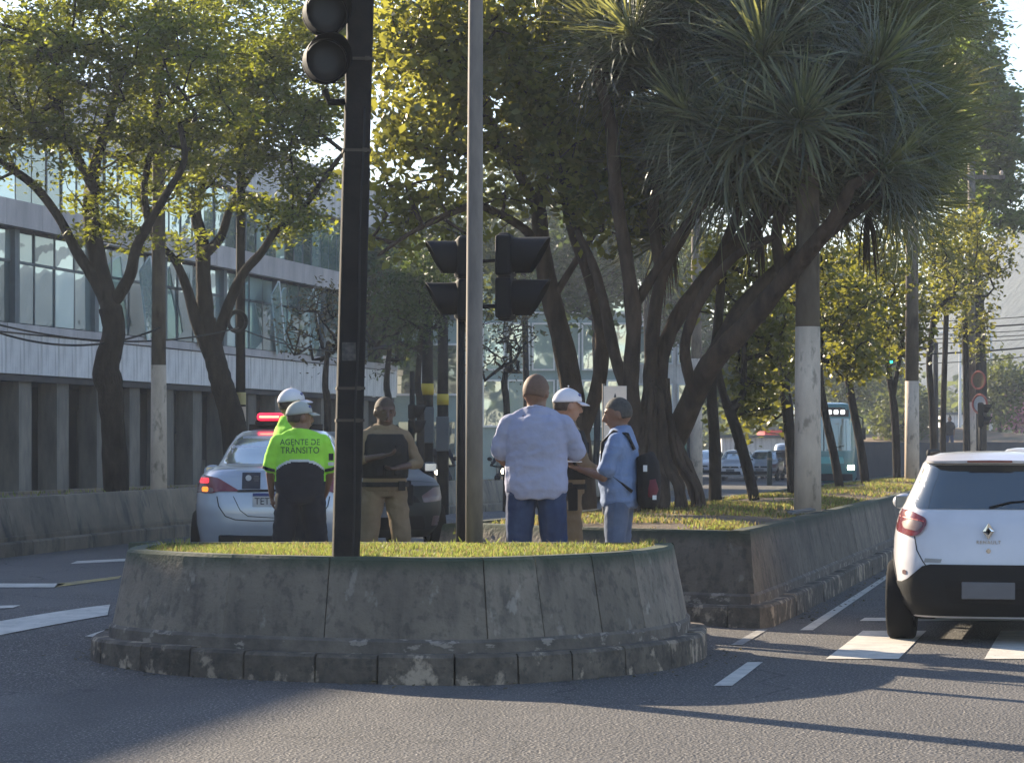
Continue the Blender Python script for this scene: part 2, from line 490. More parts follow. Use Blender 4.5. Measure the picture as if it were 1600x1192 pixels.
def wall_piece(sub, lo_in, hi_in, z0, z1, thick, gap=.006, base=None, jit=0):
    """a battered wall block along a sub-path; inset lo_in at foot, hi_in at top, thick inwards"""
    p = [Vector(q) for q in sub]
    p[0] = p[0] + (p[1] - p[0]).normalized() * gap; p[-1] = p[-1] + (p[-2] - p[-1]).normalized() * gap
    p = [tuple(q) for q in p]
    a = offset(p, lo_in + jit); b_ = offset(p, hi_in + jit); c = offset(p, hi_in + thick)
    n = len(p); mb = MB(); vs = []
    for i in range(n):
        zb = z0 if base is None else base(*p[i]) + z0
        zt = z1 if base is None else base(*p[i]) + z1
        e = .012
        vs += [(a[i][0], a[i][1], zb), (b_[i][0] * (1 - e) + a[i][0] * e, b_[i][1] * (1 - e) + a[i][1] * e, zt - .02)]
        v_in = Vector((c[i][0] - b_[i][0], c[i][1] - b_[i][1])).normalized() * .02
        vs += [(b_[i][0] + v_in.x, b_[i][1] + v_in.y, zt), (c[i][0], c[i][1], zt), (c[i][0], c[i][1], zb)]
    fs = []
    for i in range(n - 1):
        o = i * 5
        for k in range(5):
            fs.append((o + k, o + 5 + k, o + 5 + (k + 1) % 5, o + (k + 1) % 5))
    fs += [(0, 1, 2, 3, 4), tuple((n - 1) * 5 + k for k in range(5))[::-1]]
    mb.add(vs, fs)
    return mb

def planter(root, path, closed_inner, joints, kjoints, top=.8, kerb_h=.19, plinth_h=.28, gz=0.0, base=None, wl=.16, wt=.26, kerb_w=.2, label_first=None):
    """path runs with the planter's inside on its LEFT"""
    base = base or (lambda x, y: gz)
    subs, L = resample(path, joints)
    for s in subs:
        wall_piece(s, wl, wt, plinth_h, top, .13, .004, base, jit=R.uniform(-.004, .004)).build('wall_panel', M['concrete'], root, angle=.6)
    pl = wall_piece(path, wl - .03, wl - .025, kerb_h - .02, plinth_h, .3, 0, base)
    pl.build('plinth', M['plinth'], root, angle=.6)
    ks, L = resample(path, kjoints)
    for s in ks:
        o = wall_piece(s, R.uniform(-.008, .008), .012, -.06, kerb_h + R.uniform(-.008, .006), kerb_w, .007, base).build('kerb_stone', M['kerb'], root, angle=.6)

def joints_every(L, a, b_, rng):
    out = []; s = rng.uniform(a * .5, b_)
    while s < L: out.append(s); s += rng.uniform(a, b_)
    return out
def plen(p): return sum((Vector(p[i]) - Vector(p[i - 1])).length for i in range(1, len(p)))

def smooth_path(pts, n=6):
    out = []
    P_ = [Vector(p) for p in pts]
    for i in range(len(P_) - 1):
        p0 = P_[max(0, i - 1)]; p1 = P_[i]; p2 = P_[i + 1]; p3 = P_[min(len(P_) - 1, i + 2)]
        for k in range(n):
            u = k / n
            out.append(tuple(.5 * ((2 * p1) + (-p0 + p2) * u + (2 * p0 - 5 * p1 + 4 * p2 - p3) * u * u + (-p0 + 3 * p1 - 3 * p2 + p3) * u ** 3)))
    out.append(tuple(P_[-1]))
    return out

# front planter: outline from the back left corner round the front to the back right
fp = [(-2.86, 19.35), (-2.98, 18.6), (-2.93, 17.8), (-2.55, 17.25), (-2.0, 16.8), (-1.1, 16.42), (-.25, 16.28), (.45, 16.7), (1.02, 17.35), (1.33, 18.1), (1.43, 18.75), (1.36, 19.3), (.4, 19.42), (-1.2, 19.45)]
fpath = smooth_path(fp, 4) + [(-2.86, 19.45)]
front = thing('concrete_planter', 'round-ended concrete planter with sunlit grass, stained base stones, nearest in the road', 'planter', (0, 0, 0))
Lf = plen(fpath)
fj = [2.05, 2.95, 3.75, 4.95, 5.45, 6.0, 6.55, 7.5, 8.9, 10.3, 11.7]
planter(front, fpath, True, fj, joints_every(Lf, .42, .62, R), base=lambda x, y: 0)
# soil bed of the front planter
inner = offset(fpath, .41)
mb = MB(); cx, cy = -.7, 17.95
ring = [(*p, .745) for p in inner[:-1]]
vs = [(cx, cy, .80)] + [((x + cx) / 2, (y + cy) / 2, .785) for x, y, z in ring] + ring
n = len(ring)
fs = [(0, 1 + i, 1 + (i + 1) % n) for i in range(n)] + [(1 + i, 1 + n + i, 1 + n + (i + 1) % n, 1 + (i + 1) % n) for i in range(n)]
mb.add(vs, fs); mb.build('soil_bed', M['soil'], front, sm=True)

def grass_obj(name, pts_fn, n, hmin, hmax, mats, split=.0, seed=1, width=.006):
    rng = np.random.default_rng(seed)
    base = pts_fn(rng, n); n = len(base)
    h = rng.uniform(hmin, hmax, n) ; an = rng.uniform(0, 6.283, n); lean = rng.uniform(.1, .7, n) * h
    la = rng.uniform(0, 6.283, n); w = rng.uniform(width * .6, width * 1.3, n)
    du = np.stack([np.cos(an) * w, np.sin(an) * w, np.zeros(n)], 1)
    mid = base + np.stack([np.cos(la) * lean * .35, np.sin(la) * lean * .35, h * .6], 1)
    tip = base + np.stack([np.cos(la) * lean, np.sin(la) * lean, h], 1)
    v = np.stack([base - du, base + du, mid + du * .7, mid - du * .7, tip + du * .1, tip - du * .1], 1).reshape(-1, 3)
    i = np.arange(n)[:, None] * 6
    q = np.concatenate([i + np.array([[0, 1, 2, 3]]), i + np.array([[3, 2, 4, 5]])], 0)
    mi = (rng.random(n) < split).astype(int); mi = np.concatenate([mi, mi])
    o = link(name, np_mesh(name, v, q, mats, mi)); return tag(o, kind='stuff')

def tuft_pts(rng, n):
    out = []
    for k in range(70):
        i = rng.integers(0, len(inner) - 1); q = Vector(inner[i]).lerp(Vector(inner[i + 1]), rng.random())
        c = Vector((cx, cy)); q = q.lerp(c, rng.uniform(.0, .05) if k % 3 else rng.uniform(.1, .8))
        for j in range(rng.integers(8, 26)): out.append((q.x + rng.normal() * .02, q.y + rng.normal() * .02, .755))
    return np.array(out)
def in_poly(x, y, poly):
    c = np.zeros(len(x), bool); n = len(poly)
    for i in range(n):
        x1, y1 = poly[i]; x2, y2 = poly[i - 1]
        cond = ((y1 > y) != (y2 > y)) & (x < (x2 - x1) * (y - y1) / (y2 - y1 + 1e-12) + x1)
        c ^= cond
    return c
def pf(rng, n):
    x = rng.uniform(-3, 1.6, n * 2); y = rng.uniform(16.2, 19.5, n * 2)
    k = in_poly(x, y, inner); x, y = x[k][:n], y[k][:n]
    dens = np.sin(x * 3.1 + 1) * np.cos(y * 4.3) * .35 + np.sin(x * 9 + y * 7) * .25 + np.sin(x * 23) * np.cos(y * 31 + x * 5) * .2 + .62
    k = rng.random(len(x)) < dens; x, y = x[k], y[k]
    r = np.hypot((x - cx) / 2, (y - cy) / 1.4)
    return np.stack([x, y, .79 - .03 * np.clip(r, 0, 1.4)], 1)
o = grass_obj('grass', pf, 52000, .012, .05, [M['grass'], M['drygrass']], .25, 1)
tag(o, 'short bright green grass in the nearest planter', None)
o = grass_obj('grass_tufts', tuft_pts, 10, .035, .09, [M['grass'], M['drygrass']], .4, 5, .006)
tag(o, 'longer grass tufts along the rim of the nearest planter', None)
# weeds sprouting from the rim of the front planter
for i, (wx, wy) in enumerate([(-.35, 18.93), (-.15, 18.98), (.75, 18.9), (1.0, 18.75)]):
    w_ = thing('weed', ['leafy weed sprouting beside the grey lamp pole', 'small low weed right of the leafy one by the grey pole', 'single thin weed on the back rim of the planter',
               'small weed near the right end of the planter rim'][i], 'weed', (wx, wy, .76))
    mb = MB()
    for k in range([26, 16, 6, 8][i]):
        a = R.uniform(0, 6.28); l = R.uniform(.05, .13) * (1 if i < 2 else .8); e = R.uniform(.2, .9)
        d1 = Vector((math.cos(a) * math.cos(e), math.sin(a) * math.cos(e), math.sin(e))); sd_ = Vector((-math.sin(a), math.cos(a), 0)) * .012
        mb.add([(0, 0, 0), d1 * l * .6 + sd_, d1 * l, d1 * l * .6 - sd_], [(0, 1, 2, 3)])
    mb.build('leaf_cluster', M['grass'], w_)

# refuge island where the group stands, between the two planters
isl = [(-2.8, 19.75), (1.1, 19.62), (1.15, 21.1), (-.3, 21.7), (-.6, 24.5), (-3.0, 24.4)]
mb = MB(); mb.prism(isl, -.1, .26)
M['paving'] = mat('concrete paving', (.2, .19, .175), .9, col2=(.13, .125, .115), scale=3, bump=.004)
isl_o = mb.build('pavement', M['paving']); tag(isl_o, kind='structure'); bevel(isl_o, .02)

# median planter behind
med_end = [(-.95, 23.3), (.3, 22.35), (1.8, 21.28), (2.06, 21.22), (2.2, 21.45)]
def right_edge(y): return 2.14 + .24 * (y - 21.15)
def left_edge(y): return -.95 + .30 * (y - 23.3) if y < 35 else -.95 + .30 * 11.7 + .255 * (y - 35)
mright = [(right_edge(y), y) for y in (23, 26, 29, 33, 37, 42, 48, 55, 64, 75, 90, 110)]
mleft = [(left_edge(y), y) for y in (110, 90, 75, 64, 55, 48, 42, 37, 33, 29, 26)]
mpath = mleft + med_end + mright
median = thing('median_planter', 'long concrete median planter behind the group, running away under the row of trees', 'planter')
Lm = plen(mpath)
planter(median, mpath, False, joints_every(Lm, 1.5, 2.4, R), joints_every(Lm, .8, 1.1, R), base=lambda x, y: min(0, G(x, y)) if y > 45 else 0)
mb = MB()
yy = [22.6, 23.6, 25, 27, 29, 31, 33, 36, 40, 45, 50, 56, 64, 75, 90, 110]
def med_pt(y, t_):
    lx = max(left_edge(y) + .42, -.6) if y > 23.2 else .35
    if y < 23.2: lx = .9
    rx = right_edge(y) - .42
    hump = .06 * math.sin(math.pi * t_) + .03 * math.sin(y * 1.3 + t_ * 3)
    return (lx + (rx - lx) * t_, y, .74 + hump + (min(0, G(rx, y)) if y > 45 else 0))
vs = [med_pt(y, k / 6) for y in yy for k in range(7)]
fr = [(1.9, 21.6, .75)]
fs = [(j * 7 + k, j * 7 + k + 1, (j + 1) * 7 + k + 1, (j + 1) * 7 + k) for j in range(len(yy) - 1) for k in range(6)]
o0 = len(vs); fs += [(o0, k + 1, k) for k in range(6)]
mb.add(vs + fr, fs)
mb.build('soil_bed', M['soil'], median, sm=True)
def median_points(rng, n):
    out = []
    y = 22.2 + 50 * rng.random(n * 2) ** 1.5; t_ = rng.random(n * 2)
    patch = np.sin(y * .9 + 1.0) * np.cos(t_ * 5 + y * .35) + .35 * np.sin(y * 3.1 + t_ * 7) + .15
    k = rng.random(len(y)) < np.clip(patch * 1.5 + .12, .02, 1); y, t_ = y[k][:n], t_[k][:n]
    for a, b_ in zip(y, t_): out.append(med_pt(a, b_))
    return np.array(out)
o = grass_obj("grass", median_points, 38000, .015, .06, [M['grass'], M['drygrass']], .55, 2, .008)
tag(o, 'patchy dry grass on the median under the trees', None)

# left divider planter
lp_dir = Vector((.2, 1))
lpath = [(-9.6, 11.0), (-8.2, 18), (-7.15, 23.3), (-5.95, 29.6), (-4.75, 36), (-3.6, 42), (-2.5, 48), (0.3, 60), (3.3, 73), (6.3, 86)]
lpath = [(x - 0.0, y) for x, y in lpath]
leftp = thing('divider_planter', 'low concrete planter along the far left kerb of the left carriageway', 'planter')
lback = [(x - 2.2, y) for x, y in lpath]
Ll = plen(lpath[::-1])
LP = lpath[::-1]
M['concrete_tan'] = mat('tan weathered concrete', (.25, .20, .14), .9, col2=(.16, .13, .095), scale=1.6, bump=.006, bscale=24)
add_layer(M['concrete_tan'], (.05, .05, .045), 2.4, .52, .68, (1.2, 1.2, .4), amount=.8, seed=3)
add_layer(M['concrete_tan'], (.34, .28, .2), 1.5, .56, .66, (1, 1, .6), amount=.7, seed=18)
per_object(M['concrete_tan'], .85, 1.15)
subs, _ = resample(LP, joints_every(Ll, 1.8, 2.6, R))
# path runs away->near so its left is east; flip by building with negative insets
def neg(s): return s[::-1]
bz = lambda x, y: G(x, y)
for s in subs:
    wall_piece(neg(s), .1, .2, .24, .68, .14, .004, bz).build('wall_panel', M['concrete_tan'], leftp, angle=.6)
wall_piece(lpath, .09, .09, .16, .24, .3, 0, bz).build('plinth', M['concrete_tan'], leftp, angle=.6)
for s in resample(lpath, joints_every(Ll, .9, 1.2, R))[0]:
    if s[0][1] < 60: wall_piece(s, R.uniform(-.008, .008), .01, -.05, .17, .2, .007, bz).build('kerb_stone', M['concrete_tan'], leftp, angle=.6)
wall_piece(lback[::-1], .0, .06, -.05, .66, .14, 0, bz).build('back_wall', M['concrete_tan'], leftp, angle=.6)
mb = MB()
vs = []
for (x, y) in lpath:
    for k in range(5):
        xx_ = x - .33 - k * .42
        vs.append((xx_, y, G(x, y) + .60 + .05 * math.sin(k * 1.3 + y)))
fs = [(j * 5 + k + 1, j * 5 + k, (j + 1) * 5 + k, (j + 1) * 5 + k + 1) for j in range(len(lpath) - 1) for k in range(4)]
mb.add(vs, fs); mb.build('soil_bed', M['soil'], leftp, sm=True)
def plf(rng, n):
    n = n // 6; y = 16 + 60 * rng.random(n) ** 1.6; k = rng.random(n) * 1.6
    X = np.interp(y, [p[1] for p in lpath], [p[0] for p in lpath])
    return np.stack([X - .36 - k, y, np.array([G(a, b_) for a, b_ in zip(X, y)]) + .62], 1)
o = grass_obj('grass', plf, 16000, .02, .08, [M['grass'], M['drygrass']], .4, 3, .009)
tag(o, 'low grass on top of the far left planter', None)
# ---------------------------------------------------------------- long building with ribbon windows
M['cladding'] = mat('pale cladding panel', (.78, .73, .68), .7, col2=(.64, .59, .55), scale=1.2, bump=.002)
add_layer(M['cladding'], (.34, .30, .27), 3.0, .50, .68, (2.5, 2.5, .15), amount=.7, seed=2)
per_object(M['cladding'], .9, 1.06)
M['slab'] = mat('stained grey concrete band', (.56, .50, .47), .8, col2=(.40, .36, .34), scale=1.5, stretch=(1, 1, .3))
per_object(M['slab'], .9, 1.08)
M['column'] = mat('building column concrete', (.21, .18, .14), .85, col2=(.12, .105, .085), scale=2.5, stretch=(1, 1, .3), bump=.004)
per_object(M['column'], .8, 1.2)
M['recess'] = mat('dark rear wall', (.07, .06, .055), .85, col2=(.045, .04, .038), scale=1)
M['frame'] = mat('window mullion', (.10, .12, .13), .5, metal=.3)
def glass(name, tint, gl=.62, rough=.02, wav=.02):
    m = bpy.data.materials.new(name); m.use_nodes = True; t = m.node_tree
    b = t.nodes['Principled BSDF']; out = t.nodes['Material Output']
    b.inputs['Base Color'].default_value = (*tint, 1); b.inputs['Roughness'].default_value = .25
    oi = t.nodes.new('ShaderNodeObjectInfo'); mr0 = t.nodes.new('ShaderNodeMapRange'); mr0.inputs['To Min'].default_value = .45; mr0.inputs['To Max'].default_value = 1.5
    vm = t.nodes.new('ShaderNodeVectorMath'); vm.operation = 'SCALE'; vm.inputs[0].default_value = tint
    t.links.new(oi.outputs['Random'], mr0.inputs['Value']); t.links.new(mr0.outputs['Result'], vm.inputs['Scale']); t.links.new(vm.outputs['Vector'], b.inputs['Base Color'])
    gs = t.nodes.new('ShaderNodeBsdfGlossy'); gs.inputs['Roughness'].default_value = rough
    gs.inputs['Color'].default_value = (.86, .97, .95, 1)
    tc = t.nodes.new('ShaderNodeTexCoord'); n = t.nodes.new('ShaderNodeTexNoise'); n.inputs['Scale'].default_value = .9; n.inputs['Detail'].default_value = 1
    t.links.new(tc.outputs['Object'], n.inputs['Vector'])
    bp = t.nodes.new('ShaderNodeBump'); bp.inputs['Distance'].default_value = wav
    t.links.new(n.outputs['Fac'], bp.inputs['Height']); t.links.new(bp.outputs['Normal'], gs.inputs['Normal'])
    mx = t.nodes.new('ShaderNodeMixShader')
    lw = t.nodes.new('ShaderNodeLayerWeight'); lw.inputs['Blend'].default_value = .35
    mr = t.nodes.new('ShaderNodeMapRange'); mr.inputs['To Min'].default_value = gl * .6; mr.inputs['To Max'].default_value = min(1, gl * 1.5)
    t.links.new(lw.outputs['Fresnel'], mr.inputs['Value']); t.links.new(mr.outputs['Result'], mx.inputs['Fac'])
    t.links.new(b.outputs[0], mx.inputs[1]); t.links.new(gs.outputs[0], mx.inputs[2]); t.links.new(mx.outputs[0], out.inputs['Surface'])
    return m
M['glass_a'] = glass('pale teal window glass', (.24, .34, .33), .7)
M['glass_b'] = glass('dark window glass', (.06, .09, .09), .4)
M['glass_c'] = glass('bright window glass', (.48, .62, .58), .8)

bo = Vector((-12.0, 60.0, 0)); bd = Vector((.23, 1, 0)).normalized(); bn = Vector((bd.y, -bd.x, 0))
brz = math.atan2(bd.y, bd.x)
B = thing('office_building', 'long pale office building with teal ribbon windows over a dark columned ground floor', 'building', bo, brz)
# in B's space: x runs along the facade away from the camera, y points into the building (left), z up
X0, X1 = -6.0, 34.6
def bbox(name, x0, x1, y0, y1, z0, z1, m, bev=0, parent=None):
    mb = MB(); mb.box(((x0 + x1) / 2, (y0 + y1) / 2, (z0 + z1) / 2), (x1 - x0, y1 - y0, z1 - z0))
    o = mb.build(name, m, parent or B)
    if bev: bevel(o, bev, 1)
    return o
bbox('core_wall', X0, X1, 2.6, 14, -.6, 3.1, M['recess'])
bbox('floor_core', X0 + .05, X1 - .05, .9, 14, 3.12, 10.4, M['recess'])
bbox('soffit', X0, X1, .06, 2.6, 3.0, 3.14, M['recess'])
def band(z0, z1, y0, step, m, name, gap=.012):
    x = X0
    cache = {}
    while x < X1 - .05:
        w = min(step, X1 - x)
        key = round(w, 3)
        if key not in cache:
            mb = MB(); mb.box((w / 2, .11, (z1 - z0) / 2), (w - gap, .22, z1 - z0 - gap)); cache[key] = mb.mesh(name, m)
        o = link(name, cache[key], B, (x, y0 + R.uniform(-.008, .008), z0))
        x += w
band(3.16, 4.12, 0, 1.05, M['cladding'], 'cladding_panel')
band(4.14, 4.36, -.06, 2.1, M['slab'], 'sill_course')
band(6.66, 7.30, -.04, 2.1, M['slab'], 'band_panel')
band(9.12, 10.45, 0, 1.05, M['cladding'], 'cladding_panel')
bbox('parapet_cap', X0, X1, -.1, .5, 10.47, 10.6, M['slab'])
def windows(z0, z1, w, split, y0=.22, seed=1):
    rr = random.Random(seed)
    gm = {}
    for mk in ('glass_a', 'glass_b', 'glass_c'):
        for j, (a, b_) in enumerate(split):
            mb = MB(); mb.box((w / 2, 0, (a + b_) / 2), (w - .08, .03, b_ - a - .08)); gm[mk, j] = mb.mesh('window_pane', M[mk])
    fmb = MB()
    fmb.box((0, 0, (z1 - z0) / 2), (.05, .06, z1 - z0))
    for a, b_ in split[1:]:
        fmb.box((w / 2 + .005, 0, a), (w - .09, .08, .06))
    fm = fmb.mesh('window_mullion', M['frame'])
    x = X0; i = 0
    while x + w < X1:
        link('window_mullion', fm, B, (x, y0, z0))
        run = rr.random()
        for j in range(len(split)):
            q = rr.random()
            mk = 'glass_c' if q < .3 else ('glass_b' if q > .72 else 'glass_a')
            o = link('window_pane', gm[mk, j], B, (x, y0, z0))
            o.rotation_euler = (rr.uniform(-.012, .012), 0, rr.uniform(-.02, .02))
        x += w; i += 1
windows(4.38, 6.64, 1.25, [(0, 1.5), (1.5, 2.26)], .35, 1)
windows(7.32, 9.1, .95, [(0, 1.78)], .35, 2)
# wide piers in the window band
x = X0 + 2.3
while x < X1:
    bbox('window_pier', x, x + .28, .2, .5, 4.38, 6.64, M['frame']); x += 5.0
# tilted open panes (awning panels) seen edge-on in the ribbon
for xx_ in (9.2, 13.3, 20.3, 24.0):
    mb = MB(); mb.box((0, 0, 0), (1.1, .05, 2.0)); o = mb.build('open_window', M['glass_c'], B); o.location = (xx_, -.16, 5.4); o.rotation_euler = (0, -.42, .10)
    mb = MB(); mb.box((0, 0, 0), (.08, .07, 2.0)); o2 = mb.build('sash', M['white'], o); o2.location = (.56, 0, 0)
# ground floor columns and low screen panels between them
cm = MB(); cm.box((0, 0, 1.6), (.75, .5, 3.2)); cmesh = cm.mesh('column', M['column'])
x = X0 + .4; i = 0
while x < X1:
    o = link('column', cmesh, B, (x, .45, -.15)); x += 2.3 if i % 2 else 2.6; i += 1
rr = random.Random(4)
for i in range(34):
    x = X0 + .9 + i * 1.18; h = rr.choice([1.1, 1.5, 1.9, 2.2, 2.5]); w = rr.uniform(.35, .8)
    if x + w > X1: break
    mb = MB(); mb.box((w / 2, 0, h / 2), (w, .12, h)); link('screen_panel', mb.mesh('screen_panel', M['column']), B, (x, 1.3 + rr.uniform(0, .5), -.1))
# sidewalk in front of the building
mb = MB(); 
for a, b_ in ((30, 50), (50, 70), (70, 95)):
    x0 = -12 + .23 * (a - 60); x1 = -12 + .23 * (b_ - 60)
    mb.add([(x0 - 3, a, G(x0, a) + .13), (x0 + 3.2, a, G(x0, a) + .13), (x1 + 3.2, b_, G(x1, b_) + .13), (x1 - 3, b_, G(x1, b_) + .13),
            (x0 + 3.2, a, G(x0, a) - .1), (x1 + 3.2, b_, G(x1, b_) - .1)], [(0, 1, 2, 3), (1, 4, 5, 2)])
sw = mb.build('pavement', M['paving']); tag(sw, kind='structure')

# the row of buildings goes on towards the camera, out of frame: plain block of the same height, its shade falls on the road
near = thing('street_building', 'plain three-storey block left of the office building, beyond the frame', 'building', (-19.2, 28.5, 0), brz)
mb = MB(); mb.box((-2, 6, 4.75), (48, 12, 9.5)); mb.build('wall', M['cladding'], near)
for k in range(2):
    for i in range(24):
        mb = MB() if i == 0 else mb
        if i == 0:
            mb.box((0, 0, 0), (1.5, .06, 1.6)); wm = mb.mesh('window', M['glass_a'])
        link('window', wm, near, (-25 + i * 2, -.02, 4.3 + 3.2 * k))

# ---------------------------------------------------------------- pale green glass building behind the crossing
M['greenwall'] = mat('pale green render', (.30, .38, .36), .8, col2=(.23, .30, .29), scale=.7)
M['greydark'] = mat('dark grey render', (.10, .11, .115), .8, col2=(.07, .075, .08), scale=.7)
def facade_block(name, label, px0, px1, ytop, d, depth, wallm, cols, rows, gm='glass_a', z0=-.6, rz=0.0, wh=.62, ww=.74, base=2.6):
    a = P(px0, ytop, d); b_ = P(px1, ytop, d); w = b_.x - a.x; h = a.z - z0
    t_ = thing(name, label, 'building', (a.x, d, z0), rz)
    mb = MB(); mb.box((w / 2, depth / 2 + .05, h / 2), (w, depth, h)); mb.build('wall', wallm, t_)
    mb = MB(); mb.box((w / 2, depth / 2, h + .1), (w + .3, depth + .3, .2)); mb.build('roof', M['greydark'], t_)
    cw = w / cols; ch = (h - base - .4) / max(1, rows)
    mb = MB(); mb.box((0, 0, 0), (cw * ww, .05, ch * wh)); wm = mb.mesh('window', M[gm])
    mb = MB()
    for sx in (-1, 1): mb.box((sx * cw * ww / 2, 0, 0), (.08, .1, ch * wh + .16))
    for sz in (-1, 1): mb.box((0, 0, sz * (ch * wh / 2 + .04)), (cw * ww - .09, .1, .08))
    fm = mb.mesh('window_frame', M['white'])
    for i in range(cols):
        for j in range(rows):
            o = link('window', wm, t_, (cw * (i + .5), .0, base + ch * (j + .5)))
            link('window_frame', fm, o, (0, -.02, 0))
    if base > 1.5:
        mb = MB(); mb.box((w * .5, .01, base * .45), (w * .8, .06, base * .8)); mb.build('shopfront', M['glass_b'], t_)
    return t_
facade_block('corner_building', 'low grey-green building behind the small traffic signal, left of the lamp pole', 612, 722, 500, 96, 10, M['greenwall'], 2, 1, 'glass_b', base=3.4)
facade_block('glass_building', 'pale teal glazed building seen between the tree trunks behind the men', 752, 985, 395, 118, 14, M['greenwall'], 6, 3, 'glass_c', wh=.78, ww=.86)
facade_block('white_building', 'white low building behind the dragon tree trunks', 985, 1090, 480, 130, 10, M['cladding'], 3, 2, 'glass_a')
facade_block('shop_building', 'single-storey shop with grey shutter behind the parked cars', 1128, 1250, 684, 175, 8, M['cladding'], 3, 0, 'glass_b', z0=-.8, base=.8)
facade_block('brick_shop', 'low red-brown shop beside the grey one behind the cars', 1195, 1240, 672, 185, 6, M['red'], 1, 0, 'glass_b', z0=-.8, base=.8)
facade_block('far_house', 'small white house far off, left of the painted pole', 1436, 1470, 640, 210, 8, M['white'], 2, 2, 'glass_b', z0=-1, base=.4)
facade_block('far_house', 'wider white house far off between the thin trunks', 1474, 1512, 648, 200, 8, M['cladding'], 2, 2, 'glass_b', z0=-1, base=.4)
facade_block('apartment_building', 'grey tower block standing behind the white office band near the dark signal pole', 575, 650, 330, 150, 12, M['cladding'], 4, 6, 'glass_b')

# dark grey wall across the end of the street, orange-brown bank above it
mb = MB()
for i in range(14):
    a = 12.6 + i * 2.0
    mb.box((a + 1, 116 + .12 * i, .45), (1.94, .3, 2.16)) if False else None
wallt = thing('boundary_wall', 'dark grey concrete wall across the street behind the row of trunks', 'wall', (12.8, 113, -.3))
M['dwall'] = mat('dark boundary concrete', (.085, .085, .09), .9, col2=(.05, .05, .055), scale=1.2, stretch=(1, 1, .4)); per_object(M['dwall'], .8, 1.2)
mb = MB(); mb.box((0, 0, .92), (1.95, .25, 1.85)); wm = mb.mesh('wall_panel', M['dwall'])
for i in range(17): link('wall_panel', wm, wallt, (i * 2.0 + 1, .06 * i, R.uniform(-.03, .03)))
mb = MB(); mb.box((17, .5, 1.88), (34.2, .5, .08)); 
bank = MB()
vs = []; 
for i in range(20):
    for k in range(4):
        vs.append((14 + i * 2.4, 118 + k * 9, 1.0 + .35 * math.sin(i * 1.1 + k) + k * .35))
bank.add(vs, [(i * 4 + k, (i + 1) * 4 + k, (i + 1) * 4 + k + 1, i * 4 + k + 1) for i in range(19) for k in range(3)])
M['bank'] = mat('dry clay bank', (.24, .15, .09), .95, col2=(.12, .10, .05), scale=.6)
bk = bank.build('earth_bank', M['bank'], sm=True); tag(bk, kind='structure')

# ---------------------------------------------------------------- hill
M['hill'] = mat('forested hill', (.018, .030, .034), .95, col2=(.03, .042, .042), scale=.12, detail=8, bump=.8, bscale=.4)
rng = np.random.default_rng(5)
nxh, nyh = 90, 24
hv = []
for j in range(nyh):
    for i in range(nxh):
        x = -200 + i * 5.5; y = 330 + j * 8
        u = j / (nyh - 1)
        px = 800 + F * x / 420
        ridge = 13 + 31 * smooth(1380, 1720, px) + 4 * math.sin(x * .042) + 1.6 * math.sin(x * .14 + 1) - 4 * smooth(1500, 900, px)
        z = ridge * math.sin(min(1, u * 1.25) * math.pi / 2) ** 1.3 + 1.0 * math.sin(x * .19 + y * .11) * u + .7 * math.sin(x * .43 - y * .3) * u - 1.5
        hv.append((x, y, z))
hq = np.array([(j * nxh + i, j * nxh + i + 1, (j + 1) * nxh + i + 1, (j + 1) * nxh + i) for j in range(nyh - 1) for i in range(nxh - 1)])
hl = link('hill', np_mesh('hill', np.array(hv), hq, M['hill'], sm=True)); tag(hl, kind='structure')

# ---------------------------------------------------------------- haze
hz = MB(); hz.box((0, 240, 20), (900, 560, 44))
hm = bpy.data.materials.new('haze'); hm.use_nodes = True; ht = hm.node_tree
ht.nodes.remove(ht.nodes['Principled BSDF'])
pv = ht.nodes.new('ShaderNodeVolumePrincipled'); pv.inputs['Density'].default_value = HAZE = .0006
pv.inputs['Color'].default_value = (.74, .84, 1.0, 1); pv.inputs['Anisotropy'].default_value = .3
ht.links.new(pv.outputs['Volume'], ht.nodes['Material Output'].inputs['Volume'])
ho = hz.build('haze', hm); tag(ho, kind='stuff')
hm.cycles.homogeneous_volume = True
# ---------------------------------------------------------------- vehicles
def paint(name, c, rough=.28, metal=.0, coat=.8):
    m = mat(name, c, rough, metal=metal, coat=coat, col2=tuple(v * .9 for v in c), scale=2)
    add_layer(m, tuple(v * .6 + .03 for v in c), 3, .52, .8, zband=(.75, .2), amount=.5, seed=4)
    return m
M['paint_white'] = paint('white car paint', (.68, .67, .70), .3)
M['paint_silver'] = paint('silver car paint', (.42, .45, .50), .32, metal=.35)
M['paint_dark'] = paint('dark olive car paint', (.012, .014, .012), .55, coat=.0)
M['paint_grey'] = paint('grey car paint', (.3, .31, .32), .3)
M['paint_blue'] = paint('pale blue van paint', (.35, .42, .55), .35)
M['teal'] = paint('teal bus paint', (.012, .15, .15), .35)
M['car_glass'] = glass('tinted car glass', (.012, .014, .016), .26, .03, .0)
M['car_glass_pale'] = glass('rear window glass reflecting the sky', (.06, .075, .09), .5, .05, .0)
M['cladding_black'] = mat('black bumper plastic', (.010, .011, .013), .7, bump=.001, spec=.2)
M['seam'] = mat('panel gap', (.01, .01, .012), .8)
M['chrome'] = mat('chrome', (.75, .75, .76), .12, metal=1)
M['red_lens'] = mat('red lamp lens', (.20, .010, .018), .2, coat=.6, col2=(.14, .008, .012))
M['clear_lens'] = mat('clear lamp lens', (.17, .10, .10), .3, coat=.3)
M['lamp_red_on'] = mat('lit red lamp', (.6, .02, .02), .3, emis=(1, .03, .05), estr=.45)
M['lamp_amber_on'] = mat('lit amber lamp', (.8, .3, .02), .3, emis=(1, .22, .02), estr=.6)
